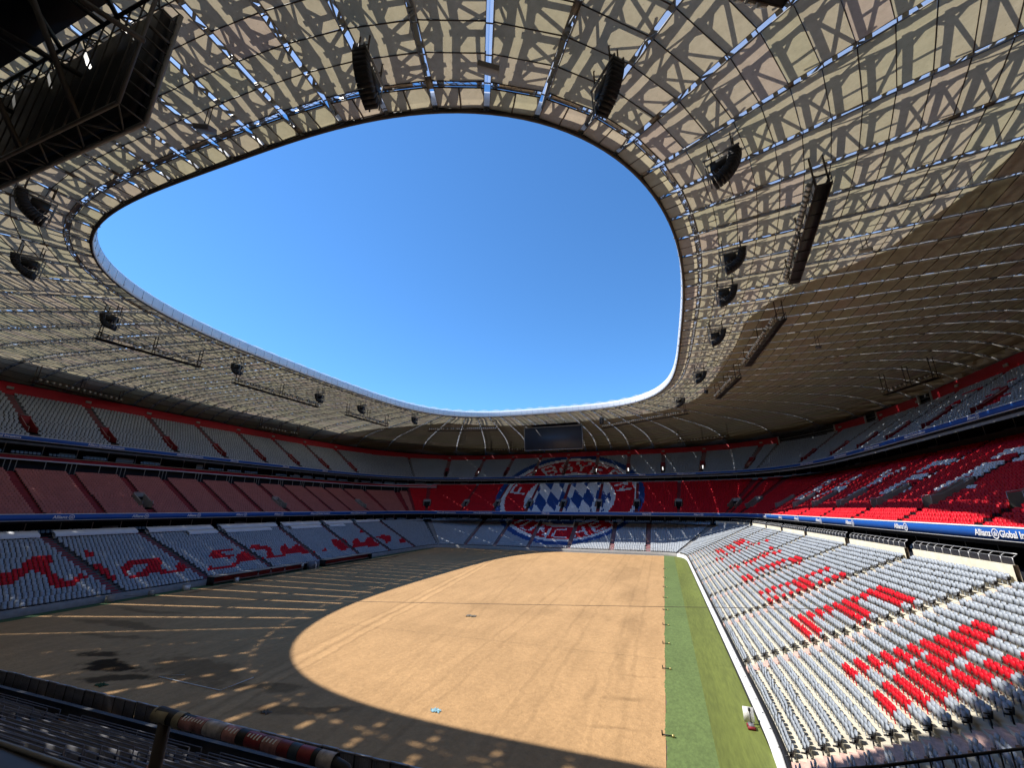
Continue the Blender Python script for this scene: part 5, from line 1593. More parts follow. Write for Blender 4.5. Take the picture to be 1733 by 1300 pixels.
# clear outer cushions over the whole ring, one per bay
for i in range(NB):
    cb = MB()
    ds = np.array([0.9, 3.0, 6.0, 12.0, 20.0, 30.0, 40.0, 50.0, 58.0])
    ds = np.append(ds[ds < reach(i) - 2], reach(i))
    A = np.array([seam_pt(i, d, 0.02, HD(d) + 0.55) for d in ds]); B = np.array([seam_pt(i + 1, d, -0.02, HD(d) + 0.55) for d in ds])
    Mid = (A + B) / 2 + np.array([0, 0, 0.5])
    n = len(ds)
    cb.add(np.concatenate([A, Mid, B]), [(k, k + 1, n + k + 1, n + k) for k in range(n - 1)] + [(n + k, n + k + 1, 2 * n + k + 1, 2 * n + k) for k in range(n - 1)])
    cb.build('roof_cushion', m_skin, roof)
# ------------------------------------------------------------------ scoreboards (local: x along the board, +y the screen side, z up from the lower edge)
def scoreboard(label, loc, rz):
    W, Hh, T = 21.4, 8.3, 1.25
    t = thing('scoreboard', label, 'scoreboard', loc)
    t.rotation_euler = (0, 0, rz)
    def part(mb, name, m, parent=t, kind=None):
        me = mb.mesh(name)
        me.materials.append(m)
        o = bpy.data.objects.new(name, me)
        COL.objects.link(o)
        o.parent = parent
        return o
    w = W / 2
    mb = MB(); mb.box((0, T - 0.08, Hh / 2), (W - 0.3, 0.16, Hh - 0.3)); part(mb, 'screen', M['screen'])
    mb = MB()
    mb.beams([(-w, T, 0), (-w, T, Hh), (-w, T, 0), (w, T, 0)], [(w, T, 0), (w, T, Hh), (-w, T, Hh), (w, T, Hh)], 0.18, 0.2)
    part(mb, 'screen_frame', M['truss_steel'])
    mb = MB()
    mb.beams([(-w, 0, 0), (-w, 0, Hh), (-w, 0, 0), (w, 0, 0)], [(w, 0, 0), (w, 0, Hh), (-w, 0, Hh), (w, 0, Hh)], 0.16, 0.16)
    for x in np.linspace(-w + 1.2, w - 1.2, 16):
        mb.beams([(x, 0.05, 0)], [(x, 0.05, Hh)], 0.07, 0.07)
    part(mb, 'rear_frame', M['board_steel'])
    mb = MB()
    n = 12
    for sd, z in ((0, 0.0), (1, Hh)):
        for k in range(n):
            xa, xb = -w + W * k / n, -w + W * (k + 1) / n
            ya, yb = (0, T) if k % 2 == 0 else (T, 0)
            for pa, pb, wd in (((xa, ya, z), (xb, yb, z), 0.07), ((xb, 0, z), (xb, T, z), 0.05)):
                mb = MB()
                mb.beams([pa], [pb], wd, wd + 0.02)
                part(mb, 'lattice_bar', M['board_steel'])
    for s in (-1, 1):
        for z in np.linspace(0, Hh, 11):
            mb = MB()
            wd = 0.14 if abs(z - Hh * 0.3) < 0.1 or abs(z - Hh * 0.7) < 0.1 else 0.06
            mb.beams([(s * w, 0, z)], [(s * w, T, z)], wd, wd)
            part(mb, 'end_rung', M['board_steel'])
    mb = MB()
    mb.box((0, 0.75, Hh / 2), (W - 0.6, 0.5, Hh - 0.7))
    part(mb, 'cabinet', M['black'])
    # carrier truss behind and hangers to the roof
    mb = MB()
    y0 = -4.2
    tops = [(-w + 1.5, y0, Hh + 1.4), (-w / 3, y0, Hh + 1.4), (w / 3, y0, Hh + 1.4), (w - 1.5, y0, Hh + 1.4)]
    mb.beams([tops[0]], [tops[-1]], 0.30, 0.30)
    mb.beams([(-w + 1.5, y0, Hh * 0.55)], [(w - 1.5, y0, Hh * 0.55)], 0.26, 0.26)
    for a in tops:
        mb.beams([a, a, a], [(a[0] - 2.2, 0, Hh), (a[0] + 2.2, 0, Hh), (a[0], y0, Hh * 0.55)], 0.20, 0.20)
        mb.beams([(a[0], y0, Hh * 0.55), (a[0], y0, Hh * 0.55), a], [(a[0] - 2.0, 0, 0.2), (a[0] + 2.0, 0, Hh * 0.5), (a[0], y0 + 1, Hh + 3.0)], 0.20, 0.20)
    part(mb, 'carrier_truss', M['board_steel'])
    mb = MB()
    mb.box((0, y0 / 2, Hh + 1.3), (W - 4, 3.6, 0.08))
    mb.box((0, y0 - 0.6, Hh * 0.75), (W - 3, 0.9, Hh * 0.5))
    part(mb, 'service_walk', M['black'])
    return t
scoreboard('big dark scoreboard seen from behind in the top left corner, with lattice edge', (-35.35, 8.5, 20.0), 0.0)
scoreboard('far scoreboard hanging dark above the round crest', (-35.4, 146.0, 20.1), math.pi)

# ------------------------------------------------------------------ line arrays under the roof (local: x outwards, y along the rim, z down from the hanger)
def line_array():
    t = thing('speaker_array', 'x', 'loudspeaker', (0, 0, 0), 'curved loudspeaker arrays under the roof edge')
    def part(mb, name, m, parent=t):
        me = mb.mesh(name); me.materials.append(m)
        o = bpy.data.objects.new(name, me); COL.objects.link(o); o.parent = parent
        return o
    R0 = 2.5
    n = 12
    a = np.linspace(0.05, 1.42, n + 1)
    arc = np.stack([R0 * np.cos(a), np.zeros(n + 1), -R0 * np.sin(a)], 1)
    for i in range(n):
        mb = MB()
        V = []
        for ang in (a[i] + 0.006, a[i + 1] - 0.006):
            for r in (R0 - 0.45, R0 + 0.30):
                for y in (-0.47, 0.47):
                    V.append((r * math.cos(ang), y, -r * math.sin(ang)))
        mb.add(V, [(0, 1, 3, 2), (4, 6, 7, 5), (0, 4, 5, 1), (2, 3, 7, 6), (0, 2, 6, 4), (1, 5, 7, 3)])
        part(mb, 'cabinet', M['mesh_black'])
    fr = MB()
    for y in (-0.36, 0.36):
        inn = arc * 0.80 + (0, y, 0)
        fr.beams(inn[:-1], inn[1:], 0.07, 0.07)
        core = arc * 0.55 + (0, y, 0)
        fr.beams(core[:-1], core[1:], 0.06, 0.06)
        fr.beams(core[::2], inn[::2], 0.05, 0.05)
        fr.beams([(-0.1, y, 0)], [(R0 + 0.35, y, 0.0)], 0.12, 0.16)
        fr.beams([(0, y, 0)], [(0.1, y, -R0)], 0.08, 0.08)
    part(fr, 'rigging_frame', M['truss_steel'])
    c = MB()
    c.box((1.05, 0, -0.95), (1.3, 0.85, 0.9))
    part(c, 'amplifier_case', M['black'])
    h = MB()
    for x in (0.4, 2.3):
        for y in (-0.35, 0.35):
            h.beams([(x, y, 0.0)], [(x, y, 1.6)], 0.08, 0.08)
        h.beams([(x, -0.35, 0.7)], [(x, 0.35, 0.7)], 0.06, 0.06)
    part(h, 'hanger', M['frame_dark'])
    return t
SPK = [(-16.4, 16.4, 'black curved loudspeaker array at the near roof edge, left of the pale hanging box'),
       (-0.9, 22.5, 'black curved loudspeaker array at the near roof edge, right of the pale hanging box'),
       (7.7, 32.8, 'largest curved loudspeaker array on the right, beside the nearest floodlight bridge'),
       (10.6, 48.5, 'small curved loudspeaker array on the right level with the end of the first floodlight bridge'),
       (11.0, 57.5, 'second curved loudspeaker array below the first floodlight bridge on the right'),
       (11.5, 73.0, 'curved loudspeaker array on the right beside the second floodlight bridge'),
       (10.6, 97.0, 'curved loudspeaker array on the right near the bend of the roof edge'),
       (7.2, 121.5, 'curved loudspeaker array at the far right bend above a floodlight bridge'),
       (-17.2, 140.8, 'curved loudspeaker array at the far end right of the scoreboard'),
       (-55.4, 16.0, 'curved loudspeaker array below the big scoreboard at the left picture edge'),
       (-70.7, 21.7, 'curved loudspeaker array at the left picture edge, second below the big scoreboard'),
       (-80.0, 35.0, 'curved loudspeaker array hanging at the start of the long left floodlight bridge'),
       (-82.8, 58.8, 'curved loudspeaker array between the two long floodlight bridges on the left'),
       (-84.7, 84.0, 'curved loudspeaker array at the far end of the second left floodlight bridge'),
       (-83.4, 99.4, 'curved loudspeaker array above the third left floodlight bridge'),
       (-77.5, 119.5, 'narrow curved loudspeaker array at the far left bend of the roof')]
proto = None
for x, y, lab in SPK:
    i = int(np.argmin((ROOF.x - x) ** 2 + (ROOF.y - y) ** 2))
    # aim outwards, hang from the ceiling
    nx, ny = ROOF.nx[i], ROOF.ny[i]
    d = (x - ROOF.x[i]) * nx + (y - ROOF.y[i]) * ny
    z = float(roof_z(ROOF.s[i], d)) - 1.55
    rz = math.atan2(ny, nx)
    loc = (x - nx * 1.5, y - ny * 1.5, z)
    if proto is None:
        proto = line_array()
        proto['label'] = lab
        proto.location, proto.rotation_euler = loc, (0, 0, rz)
    else:
        copy_thing(proto, loc, rz, lab)

# ------------------------------------------------------------------ floodlight bridges
def roof_under(x, y):
    i = int(np.argmin((ROOF.x - x) ** 2 + (ROOF.y - y) ** 2))
    d = (x - ROOF.x[i]) * ROOF.nx[i] + (y - ROOF.y[i]) * ROOF.ny[i]
    return float(roof_z(ROOF.s[i], max(0, d))), ROOF.nx[i], ROOF.ny[i]
def bridge(a, b, z, label, lamps, tray=1.15, gap_lamp=0.75, dark=True):
    a, b = np.array([*a, z]), np.array([*b, z])
    mid = (a + b) / 2
    t = thing('floodlight_bridge', label, 'floodlights', tuple(mid), 'floodlight bridges under the roof')
    ax = (b - a); L = np.linalg.norm(ax); ax /= L
    zr_, nx, ny = roof_under(mid[0], mid[1])
    sd = np.array([-ax[1], ax[0], 0])
    if sd[0] * nx + sd[1] * ny > 0:
        sd = -sd                                          # towards the field
    mb = MB()
    mb.beams([a], [b], tray, 0.10)
    for k in range(int(L / 2.2) + 1):
        p = a + ax * min(L, 2.2 * k)
        mb.beams([p - sd * tray / 2 - (0, 0, 0.09)], [p + sd * tray / 2 - (0, 0, 0.09)], 0.07, 0.08)
    mb.build('walkway', M['black'], t)
    mb = MB()
    for s in (-1, 1):
        o = sd * s * tray / 2
        mb.beams([a + o, a + o + (0, 0, 1.0)], [b + o, b + o + (0, 0, 1.0)], 0.09, 0.14)
        n = max(2, int(L / 1.5))
        q = np.linspace(0, L, n)[:, None]
        P = a + o + ax * q
        mb.beams(P, P + (0, 0, 1.0), 0.05, 0.05)
    mb.build('side_rail', M['frame_dark'], t)
    mb = MB()
    for f in (0.03, 0.5, 0.97):
        p = a + ax * L * f
        for s in (-1, 1):
            q = p + sd * s * tray * 0.45
            top = q.copy(); top[2] = roof_under(q[0], q[1])[0] + 0.1
            mb.beams([q], [top], 0.12, 0.12)
        mb.beams([p - sd * tray * .45 + (0, 0, 1.3)], [p + sd * tray * .45 + (0, 0, 1.3)], 0.1, 0.1)
    mb.build('hanger', M['frame_dark'], t)
    # one floodlight, then copies along the tray
    hb, fb = MB(), MB()
    hb.beams([(0, 0, 0)], [(0.0, 0.30, -0.10)], 0.46, 0.46)
    hb.beams([(-0.27, 0, -0.05), (0.27, 0, -0.05)], [(-0.27, -0.25, -0.05), (0.27, -0.25, -0.05)], 0.04, 0.04)
    fb.beams([(0, 0.30, -0.10)], [(0, 0.33, -0.11)], 0.42, 0.42)
    hm, fm = hb.mesh('lamp_housing'), fb.mesh('lamp_face')
    hm.materials.append(M['truss_steel']); fm.materials.append(M['lamp_face'])
    rg = np.random.default_rng(int(L * 10))
    for q in np.arange(0.8, L - 0.6, gap_lamp):
        if rg.random() > lamps:
            continue
        p = a + ax * q + sd * (tray / 2 + 0.25) + np.array([0, 0, 0.75])
        o = bpy.data.objects.new('floodlight', hm)
        COL.objects.link(o)
        o.parent = t
        o.location = tuple(p - mid)
        o.rotation_euler = (-0.25 - rg.random() * 0.25, 0, math.atan2(sd[1], sd[0]) - math.pi / 2 + rg.normal(0, 0.12))
        f = bpy.data.objects.new('lamp_face', fm)
        COL.objects.link(f)
        f.parent = o
    return t
BR = [((16.0, 37.1), (18.3, 55.8), 27.5, 'nearest long black floodlight bridge on the right, cutting across the lit sheets', 0.75),
      ((19.6, 67.2), (18.6, 89.7), 27.5, 'second black floodlight bridge on the right with a row of pale lamps', 0.9),
      ((18.2, 97.8), (16.0, 116.0), 27.5, 'third floodlight bridge on the right, shortest in view', 0.9),
      ((-18.0, 148.6), (9.7, 132.4), 27.5, 'floodlight bridge at the far right bend right of the scoreboard', 0.85),
      ((-80.6, 134.0), (-55.0, 140.5), 27.5, 'floodlight bridge at the far left bend left of the scoreboard', 0.85),
      ((-90.2, 100.9), (-89.7, 121.4), 27.5, 'third floodlight bridge on the left, farthest along', 0.8),
      ((-91.2, 64.6), (-91.0, 90.6), 27.5, 'second long thin floodlight bridge on the left', 0.8),
      ((-88.8, 37.7), (-87.2, 54.5), 27.5, 'nearest long thin floodlight bridge on the left', 0.85),
      ((9.3, 20.0), (-18.0, 4.2), 27.5, 'end of a floodlight bridge cut off by the top picture edge', 0.9),
      ((52.3, 119.0), (56.0, 106.0), 26.2, 'short lamp rack by the red wall high on the right', 0.95),
      ((-129.6, 47.0), (-133.5, 66.0), 26.4, 'lamp rack beside the red wall high on the left, nearer one', 0.95),
      ((-131.0, 105.0), (-129.5, 121.0), 26.2, 'lamp rack beside the red wall high on the left, farther one', 0.95),
      ((-75.0, 182.0), (-55.0, 184.5), 25.6, 'lamp rack above the red wall at the far end left of the scoreboard', 0.95),
      ((8.0, 181.0), (26.0, 173.0), 25.6, 'lamp rack above the red wall at the far right bend', 0.95)]
for a, b, z, lab, den in BR:
    bridge(a, b, z, lab, den, gap_lamp=0.75 if z > 27 else 1.25)

# small boxes hung under the sheets
def hung_box(x, y, z, size, rz, tilt, m, label):
    t = thing('hanging_box', label, 'hanging box', (x, y, z))
    mb = MB()
    sx, sy, sz = [k / 2 for k in size]
    v, q = box_quads(-sx, sx, -sy, sy, -sz, sz)
    mb.add(v, q)
    me = mb.mesh('case'); me.materials.append(m)
    o = bpy.data.objects.new('case', me); COL.objects.link(o); o.parent = t
    o.rotation_euler = (tilt, 0.15, rz)
    bv = o.modifiers.new('bevel', 'BEVEL'); bv.width = 0.04; bv.segments = 2
    zt = roof_under(x, y)[0]
    for q in (-0.25, 0.25):
        h = MB()
        h.beams([(q, 0, sz * 0.5)], [(q, 0, zt - z)], 0.05, 0.05)
        me = h.mesh('hanger'); me.materials.append(M['frame_dark'])
        o = bpy.data.objects.new('hanger', me); COL.objects.link(o); o.parent = t
    return t
hung_box(-8.6, 19.2, 29.0, (1.5, 1.0, 0.35), 0.5, 0.5, M['panel_pale'], 'pale flat box hanging between the two near loudspeaker arrays')
hung_box(-31.5, 15.9, 28.7, (1.3, 0.9, 0.4), 0.3, 0.4, M['slate'], 'dark box hanging just right of the big scoreboard')
hung_box(25.3, 53.4, 29.3, (0.5, 1.2, 0.35), 0.9, 0.3, M['panel_pale'], 'small pale lamp box under the shaded sheets right of the first floodlight bridge')
hung_box(29.6, 85.4, 28.6, (0.5, 0.9, 0.5), 0.4, 0.3, M['slate'], 'small dark box under the shaded sheets right of the second floodlight bridge')
hung_box(12.5, 108.0, 27.6, (0.6, 0.9, 0.9), 0.4, 0.3, M['black'], 'small black box below the far right sheets')

# ------------------------------------------------------------------ near terrace: fence, parapet, handrails
fx = np.arange(-62.0, 3.0, 1.06)
for i, x in enumerate(fx):
    y = 21.35 + RNG.normal(0, 0.02)
    t = thing('barrier_panel', 'slate sheet barrier panel in the fence in front of the near terrace', 'barrier', (x, y, GZ + 0.35), 'barrier panels along the near terrace front')
    z0, z1 = GZ + 0.05, -11.95
    if i == 0:
        pm, rm, cm = MB(), MB(), MB()
        pm.box((0, 0, (z1 - z0) / 2 - 0.3), (0.96, 0.03, z1 - z0 - 0.1))
        for q in np.linspace(-0.42, 0.42, 8):
            pm.box((q, -0.025, (z1 - z0) / 2 - 0.3), (0.03, 0.03, z1 - z0 - 0.12))
        rm.beams([(-0.5, 0.02, -0.3), (0.5, 0.02, -0.3)], [(-0.5, 0.02, z1 - z0 - 0.3), (0.5, 0.02, z1 - z0 - 0.3)], 0.055, 0.055)
        cm.beams([(-0.52, 0, z1 - z0 - 0.32)], [(0.52, 0, z1 - z0 - 0.32)], 0.10, 0.06)
        meshes = []
        for b, nm, mt in ((pm, 'sheet', 'slate'), (rm, 'post', 'black'), (cm, 'top_rail', 'steel')):
            me = b.mesh(nm); me.materials.append(M[mt]); meshes.append((nm, me))
    for nm, me in meshes:
        o = bpy.data.objects.new(nm, me)
        COL.objects.link(o)
        o.parent = t
    t.rotation_euler = (RNG.normal(0, 0.012), 0, RNG.normal(0, 0.02))

def rounded_parapet():
    t = thing('parapet', 'dark rounded parapet close to the camera in the bottom left corner', 'parapet', (-2.5, 1.3, -1.2))
    mb = MB()
    prof = [(1.70, -2.5), (1.70, -1.38), (1.63, -1.23), (1.52, -1.15), (1.36, -1.13), (1.20, -1.17), (1.10, -1.25), (1.06, -1.38), (1.06, -2.5)]
    xs = np.linspace(-9.0, 6.0, 30)
    V = np.array([[(x, y + 0.02 * math.sin(x * 1.7), z + 0.006 * math.sin(x * 3.1)) for y, z in prof] for x in xs])
    idx = np.arange(len(xs) * len(prof)).reshape(len(xs), len(prof))
    Q = np.stack([idx[:-1, :-1], idx[1:, :-1], idx[1:, 1:], idx[:-1, 1:]], -1).reshape(-1, 4)
    mb.add(V.reshape(-1, 3), Q)
    mb.build('coping', mat('parapet_paint', (0.055, 0.05, 0.048), 0.5, 0.35, 3.0, 0.25, var2=0.3), t, smooth=True)
    mb = MB()
    mb.tube([(x, 1.50, -1.135) for x in np.linspace(-9, 6, 12)], 0.012, 6)
    mb.build('cable', M['truss_steel'], t)
rounded_parapet()

def handrail():
    t = thing('handrail', 'handrail wrapped in peeling red and white stickers close to the camera', 'handrail', (-1.2, 1.04, -1.6))
    L, R = np.array([-1.47, 1.04, -0.60]), np.array([-0.80, 1.04, -0.61])
    mb = MB()
    mb.tube([L + (-0.02, 0, 0.005), L + (0.1, 0, 0), (L + R) / 2, R - (0.05, 0, 0), R + (0.0, 0, -0.012), R + (0.028, -0.002, -0.05), R + (0.035, -0.003, -0.1), R + (0.04, -0.004, -1.0)], 0.0165, 14)
    mb.build('rail', M['black'], t, smooth=True)
    mb = MB()
    mb.tube([L + (0.012, 0, -0.012), L + (0.005, 0, -0.3), L + (-0.01, 0, -1.0)], 0.017, 12)
    mb.build('post', M['frame_dark'], t, smooth=True)
    def tape(x0, x1, col, nm='sticker', r=0.0178, lab=None):
        b = MB()
        ax = (R - L) / np.linalg.norm(R - L)
        q = np.linspace(x0, x1, 5)
        P = [L + ax * k for k in q]
        b.tube(P, cap=False, n=14, r=[r * (1 + 0.004 * math.sin(k * 90)) for k in q])
        o = b.build(nm, col, t, smooth=True)
    tan = mat('masking_tape', (0.34, 0.29, 0.19), 0.7, 0.3, 30)
    red = mat('red_sticker', (0.24, 0.03, 0.035), 0.45, 0.45, 25)
    wht = mat('worn_white_sticker', (0.42, 0.38, 0.37), 0.6, 0.6, 28)
    pnk = mat('faded_sticker', (0.36, 0.17, 0.16), 0.6, 0.7, 26)
    blu = mat('blue_sticker', (0.04, 0.06, 0.09), 0.5, 0.4, 25)
    tape(-0.03, 0.035, tan, 'tape', 0.0195)
    tape(0.04, 0.062, M['black'], 'tape', 0.0185)
    tape(0.062, 0.09, tan, 'tape', 0.020)
    tape(0.09, 0.185, pnk); tape(0.187, 0.262, wht); tape(0.264, 0.315, pnk)
    tape(0.318, 0.345, M['black'], 'tape'); tape(0.347, 0.405, red); tape(0.407, 0.462, pnk); tape(0.464, 0.500, red)
    tape(0.502, 0.530, blu); tape(0.532, 0.575, red); tape(0.577, 0.59, M['black'], 'tape'); tape(0.592, 0.64, wht)
    b = MB(); b.tube([L + (0.004, 0, -0.12), L + (0.002, 0, -0.2)], 0.0178, 12); b.build('sticker', pnk, t, smooth=True)
    # strips of white print on the stickers
    rg = np.random.default_rng(5)
    for x0, x1 in ((0.10, 0.18), (0.27, 0.31), (0.355, 0.40), (0.41, 0.455)):
        b = MB()
        for x in np.arange(x0, x1, 0.012):
            h = rg.uniform(0.5, 1.1)
            a = np.linspace(0.95 - 0.35 * h, 0.95 + 0.35 * h, 5)
            for s0, s1 in zip(a[:-1], a[1:]):
                c = lambda s, xx: L + ((R - L) / np.linalg.norm(R - L)) * xx + np.array([0, -math.cos(s), math.sin(s)]) * 0.0183
                sl = 0.006 * (s0 - 0.95)
                b.add([c(s0, x + sl), c(s0, x + 0.005 + sl), c(s1, x + 0.005 + sl), c(s1, x + sl)], [(0, 1, 2, 3)])
        b.build('sticker_print', M['white_paint'], t)
handrail()
mb = MB()
P = [(0.3, 6.4, -3.02), (2.2, 7.3, -3.0), (4.3, 8.5, -3.0), (8.0, 10.6, -3.0)]
mb.tube(P, 0.018, 8)
mb.tube([np.array(p) - (0, 0, 0.95) for p in P], 0.014, 8)
Q = np.array([[(np.array(P[i]) * (1 - f) + np.array(P[i + 1]) * f) for f in np.linspace(0, 1, 14)] for i in range(3)]).reshape(-1, 3)
mb.beams(Q, Q - (0, 0, 0.95), 0.016, 0.016)
tag(mb.build('railing', M['black']), 'thin black railing in front of the shaded seats in the bottom right corner', 'railing')
mb = MB()
mb.tube([(-4.4, 6.0, -3.9), (-3.0, 6.5, -3.75), (-2.1, 6.9, -3.7)], 0.025, 6)
mb.tube([(-3.1, 6.5, -3.75), (-3.1, 6.5, -4.9)], 0.03, 6)
mb.tube([(-3.0, 6.45, -3.75), (-3.0, 6.45, -4.9)], 0.03, 6)
tag(mb.build('crush_barrier', M['truss_steel']), 'slim dark crush barrier among the standing rails left of the stickered handrail', 'barrier')
mb = MB()
v, q = box_quads(-14, 12, -9, 1.06, -2.4, -1.68)
mb.add(v, q)
tag(mb.build('camera_platform', M['dark_concrete']), 'dark concrete walkway behind the parapet at the bottom edge', 'walkway')

# ------------------------------------------------------------------ pitch side
# team benches under the left stand
def dugout(y0, y1, label, closed):
    t = thing('dugout', label, 'team bench', (-76.2, (y0 + y1) / 2, GZ))
    mb = MB()
    mb.box((-76.55, (y0 + y1) / 2, GZ + 1.42), (1.9, y1 - y0, 0.10))
    mb.build('roof', M['panel_pale'], t)
    mb = MB()
    mb.box((-77.35, (y0 + y1) / 2, GZ + 0.8), (0.08, y1 - y0, 1.15))
    for y in (y0, y1):
        mb.box((-76.6, y, GZ + 0.7), (1.7, 0.08, 1.38))
    mb.build('shell', M['dark_void'], t)
    mb = MB()
    mb.box((-76.9, (y0 + y1) / 2, GZ + 0.75), (0.12, y1 - y0 - 0.6, 0.75))
    mb.build('red_backs', M['red_paint'], t)
    mb = MB()
    mb.box((-76.65, (y0 + y1) / 2, GZ + 0.36), (0.5, y1 - y0 - 0.6, 0.10))
    mb.build('bench', M['panel_pale'], t)
dugout(57.5, 78.5, 'dark team bench shelter with red backs below the red handwriting, nearer one', False)
dugout(84.0, 101.0, 'dark team bench shelter with red backs below the red handwriting, farther one', False)
mb = MB(); mb.box((-76.3, 80.6, GZ + 0.75), (1.4, 2.6, 1.5))
tag(mb.build('equipment_case', M['slate']), 'dark grey case between the two team bench shelters', 'case')

def person(loc, rz, label, shirt, trousers, pose):
    t = thing('person', label, 'person', loc)
    t.rotation_euler = (0, 0, rz)
    me = bpy.data.meshes.new('body')
    V = [(0, 0, 0.93), (0, 0.02, 1.15), (0, 0.03, 1.36), (0, 0.03, 1.48), (0, 0.04, 1.58), (0, 0.05, 1.72),
         (0.10, 0, 0.90), (0.12, 0.02, 0.48), (0.12, -0.02, 0.08), (0.13, 0.12, 0.03),
         (-0.10, 0, 0.90), (-0.12, 0.06, 0.48), (-0.13, -0.06, 0.08), (-0.13, 0.09, 0.03),
         (0.18, 0.02, 1.40), (0.25, 0.02, 1.12), (0.24, 0.12, 0.88), (0.24, 0.15, 0.78),
         (-0.18, 0.02, 1.40), (-0.25, 0.0, 1.12), (-0.24, 0.10, 0.88), (-0.24, 0.14, 0.78)]
    if pose == 'lean':
        V = [(x, y + max(0, z - 0.95) * 0.42, z - max(0, z - 0.95) * 0.10) for x, y, z in V]
    E = [(0, 1), (1, 2), (2, 3), (3, 4), (4, 5), (0, 6), (6, 7), (7, 8), (8, 9), (0, 10), (10, 11), (11, 12), (12, 13),
         (2, 14), (14, 15), (15, 16), (16, 17), (2, 18), (18, 19), (19, 20), (20, 21)]
    me.from_pydata(V, E, [])
    o = bpy.data.objects.new('body', me)
    COL.objects.link(o)
    o.parent = t
    sk = o.modifiers.new('skin', 'SKIN')
    rad = [.14, .13, .15, .06, .085, .09, .10, .065, .045, .04, .10, .065, .045, .04, .07, .05, .04, .035, .07, .05, .04, .035]
    for i, r in enumerate(rad):
        me.skin_vertices[0].data[i].radius = (r, r)
    me.skin_vertices[0].data[0].use_root = True
    o.modifiers.new('sub', 'SUBSURF').levels = 1
    o.modifiers['sub'].render_levels = 1
    bpy.context.view_layer.update()
    em = bpy.data.meshes.new_from_object(o.evaluated_get(bpy.context.evaluated_depsgraph_get()))
    o.modifiers.clear()
    o.data = em
    em.name = 'body'
    em.materials.clear()
    for m_ in (shirt, trousers, SKIN, HAIR):
        em.materials.append(m_)
    for p in em.polygons:
        z, y, x = p.center.z, p.center.y, abs(p.center.x)
        top = 1.58 if pose != 'lean' else 1.53
        p.material_index = 3 if z > top + 0.12 or (z > top and y < 0.03 + (0.2 if pose == 'lean' else 0)) else 2 if z > top - 0.06 or (x > 0.2 and z < 0.95) else 0 if z > 0.92 else 1
        p.use_smooth = True
    return t
SKIN = mat('skin', (0.42, 0.24, 0.17), 0.55, 0.05, 4)
HAIR = mat('hair', (0.03, 0.022, 0.016), 0.6, 0.1, 8)
person((-75.0, 80.4, GZ + 0.03), 2.2, 'person in white leaning forward beside the dark case at the left touchline', M['white_paint'], M['white_paint'], 'lean')
person((-75.6, 77.0, GZ + 0.03), 0.4, 'person in a white shirt and dark trousers standing at the nearer team bench', M['white_paint'], M['slate'], 'stand')
def tripod(x, y, label, h):
    t = thing('tripod', label, 'tripod', (x, y, GZ))
    mb = MB()
    for a in (0.3, 2.4, 4.5):
        mb.tube([(x, y, GZ + h), (x + 0.35 * math.cos(a), y + 0.35 * math.sin(a), GZ + 0.03)], 0.025, 5)
    mb.build('legs', M['steel'], t)
    mb = MB(); mb.box((x, y, GZ + h + 0.12), (0.25, 0.35, 0.25))
    mb.build('head', M['black'], t)
for x, y, h, lab in ((-75.4, 66.0, 1.1, 'pale tripod standing in front of the nearer team bench, first from the near end'),
                     (-75.6, 69.0, 1.3, 'tall pale tripod in front of the nearer team bench, middle one'),
                     (-75.4, 72.2, 1.2, 'pale tripod in front of the nearer team bench, next to the standing person')):
    tripod(x, y, lab, h)
def carton(x, y, s, m, lab, nm='crate'):
    t = thing(nm, lab, nm, (x, y, GZ))
    mb = MB(); mb.box((x, y, GZ + s[2] / 2 + 0.03), s)
    mb.build('body', m, t)
    mb = MB(); mb.box((x, y, GZ + s[2] + 0.05), (s[0] * 1.06, s[1] * 1.06, 0.06))
    mb.build('lid', M['panel_pale'], t)
carton(-76.1, 53.2, (0.6, 0.9, 0.8), M['white_paint'], 'white crate at the foot of the left stand before the first team bench')
carton(-75.9, 62.0, (0.5, 0.6, 0.7), M['white_paint'], 'white crate in front of the nearer team bench')
carton(-76.6, 43.0, (0.5, 1.0, 0.9), M['panel_pale'], 'grey crate against the concrete wall below the first large red letter')
carton(-76.6, 48.3, (0.4, 0.6, 0.6), M['panel_pale'], 'small grey crate against the concrete wall near the first stairway')

# camera stand by the right wall
t = thing('camera_stand', 'white board and small camera trolley beside the white wall on the grass', 'camera stand', (3.9, 34.2, GZ))
mb = MB(); mb.box((3.95, 35.0, GZ + 0.55), (0.62, 0.05, 0.85)); mb.build('board', M['white_paint'], t)
mb = MB(); mb.box((3.95, 34.4, GZ + 0.2), (0.3, 0.45, 0.2)); mb.build('trolley', M['slate'], t)
for y in (34.2, 34.6):
    mb = MB(); mb.tube([(3.72, y, GZ + 0.13), (4.15, y, GZ + 0.13)], 0.10, 10); mb.build('wheel', M['red_paint'], t)
mb = MB(); mb.tube([(3.98, 34.45, GZ + 0.3), (4.0, 34.8, GZ + 0.85)], 0.03, 6); mb.box((4.0, 34.82, GZ + 0.9), (0.14, 0.22, 0.14)); mb.build('camera', M['black'], t)

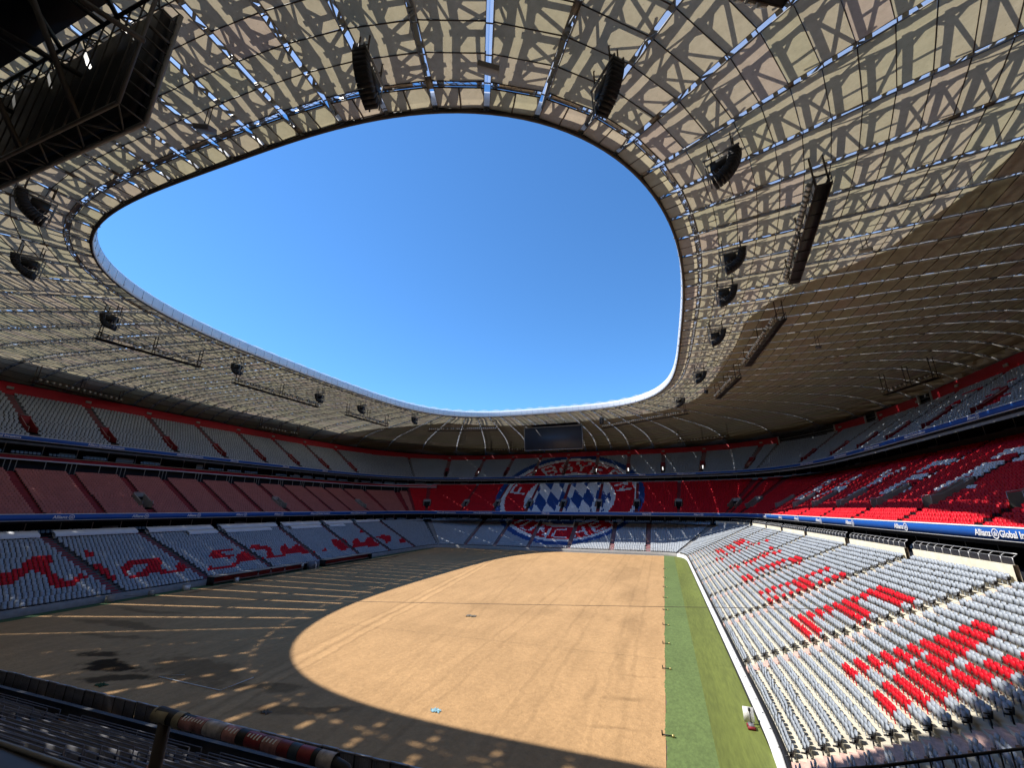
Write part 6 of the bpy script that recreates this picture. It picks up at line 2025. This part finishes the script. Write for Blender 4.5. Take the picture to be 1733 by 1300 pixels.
# pegs along the sand edge
pm = None
for i, y in enumerate((31.6, 43.2, 50.5, 58.0, 66.0, 74.5, 84.0, 95.0, 108.0)):
    t = thing('ground_anchor', 'brass-tipped anchor rod across the sand and grass edge, %s' % ('nearest the camera', 'second nearest', 'third nearest', 'fourth nearest', 'fifth nearest', 'sixth nearest', 'seventh nearest', 'second farthest', 'farthest')[i], 'anchor', (-1.15, y, GZ + 0.05), 'anchor rods along the grass edge')
    if pm is None:
        a, b, c = MB(), MB(), MB()
        a.tube([(-0.18, 0, 0.05), (0.40, -0.03, 0.05)], 0.035, 7)
        b.tube([(0.36, -0.03, 0.06), (0.50, -0.03, 0.06)], 0.075, 9)
        c.tube([(-0.2, -0.0, 0.0), (-0.2, 0.0, 0.26)], 0.04, 7)
        pm = []
        for bb, nm, mt in ((a, 'rod', M['black']), (b, 'tip', mat('brass', (0.55, 0.45, 0.18), 0.35, 0.1, 4, metal=0.6)), (c, 'peg', M['black'])):
            me = bb.mesh(nm); me.materials.append(mt); pm.append((nm, me))
    for nm, me in pm:
        o = bpy.data.objects.new(nm, me); COL.objects.link(o); o.parent = t
    t.rotation_euler = (0, 0, RNG.normal(0, 0.15))

# litter and loose things on the sand
def crumple(name, x, y, s, h, m, label, cat, seed):
    rg = np.random.default_rng(seed)
    n = 9
    mb = MB()
    g = np.linspace(-0.5, 0.5, n)
    X, Y = np.meshgrid(g, g)
    Z = np.abs(rg.normal(0, h, X.shape)) * (1 - 1.6 * (X ** 2 + Y ** 2))
    V = np.stack([x + X.ravel() * s[0] * (1 + 0.2 * rg.normal(size=X.size)), y + Y.ravel() * s[1] * (1 + 0.2 * rg.normal(size=X.size)), GZ + 0.03 + np.maximum(0, Z.ravel())], 1)
    idx = np.arange(n * n).reshape(n, n)
    mb.add(V, np.stack([idx[:-1, :-1], idx[:-1, 1:], idx[1:, 1:], idx[1:, :-1]], -1).reshape(-1, 4))
    tag(mb.build(name, m), label, cat)
crumple('plastic_sheet', -15.9, 29.7, (0.62, 0.42), 0.10, mat('pale_blue_film', (0.24, 0.42, 0.50), 0.35, 0.3, 5), 'crumpled pale blue plastic sheet lying on the sunny sand', 'plastic sheet', 3)
crumple('dark_clod', -24.5, 53.9, (1.3, 0.7), 0.12, m_earth, 'small dark heap in the middle of the sunny sand', 'heap', 4)
crumple('dark_clod', -26.5, 25.6, (0.6, 0.4), 0.12, m_earth, 'small dark clod on the shaded sand above the stickered handrail', 'heap', 6)
crumple('turf_scrap', -42.3, 24.6, (0.9, 0.5), 0.10, m_grass_c, 'scrap of green turf on the shaded sand near the fence', 'turf scrap', 5)
mb = MB()
z = GZ + 0.06
mb.tube([(-38.4, 28.2, z), (-39.9, 27.2, z), (-32.7, 27.0, z), (-32.6, 29.7, z)], 0.035, 6)
tag(mb.build('string_line', M['white_paint']), 'thin white line laid as an open corner on the shaded sand', 'marker line')
# taut cable over the pitch
mb = MB()
t_ = np.linspace(0, 1, 30)[:, None]
a, b = np.array([-77.3, 45.0, -12.8]), np.array([15.3, 45.0, -7.80])
pp = a + (b - a) * t_
pp[:, 2] -= 0.15 * 4 * (t_ * (1 - t_))[:, 0]
mb.tube(pp, 0.022, 5)
tag(mb.build('cable', M['frame_dark']), 'thin dark cable stretched across the sand from the left wall to the right seats', 'cable')
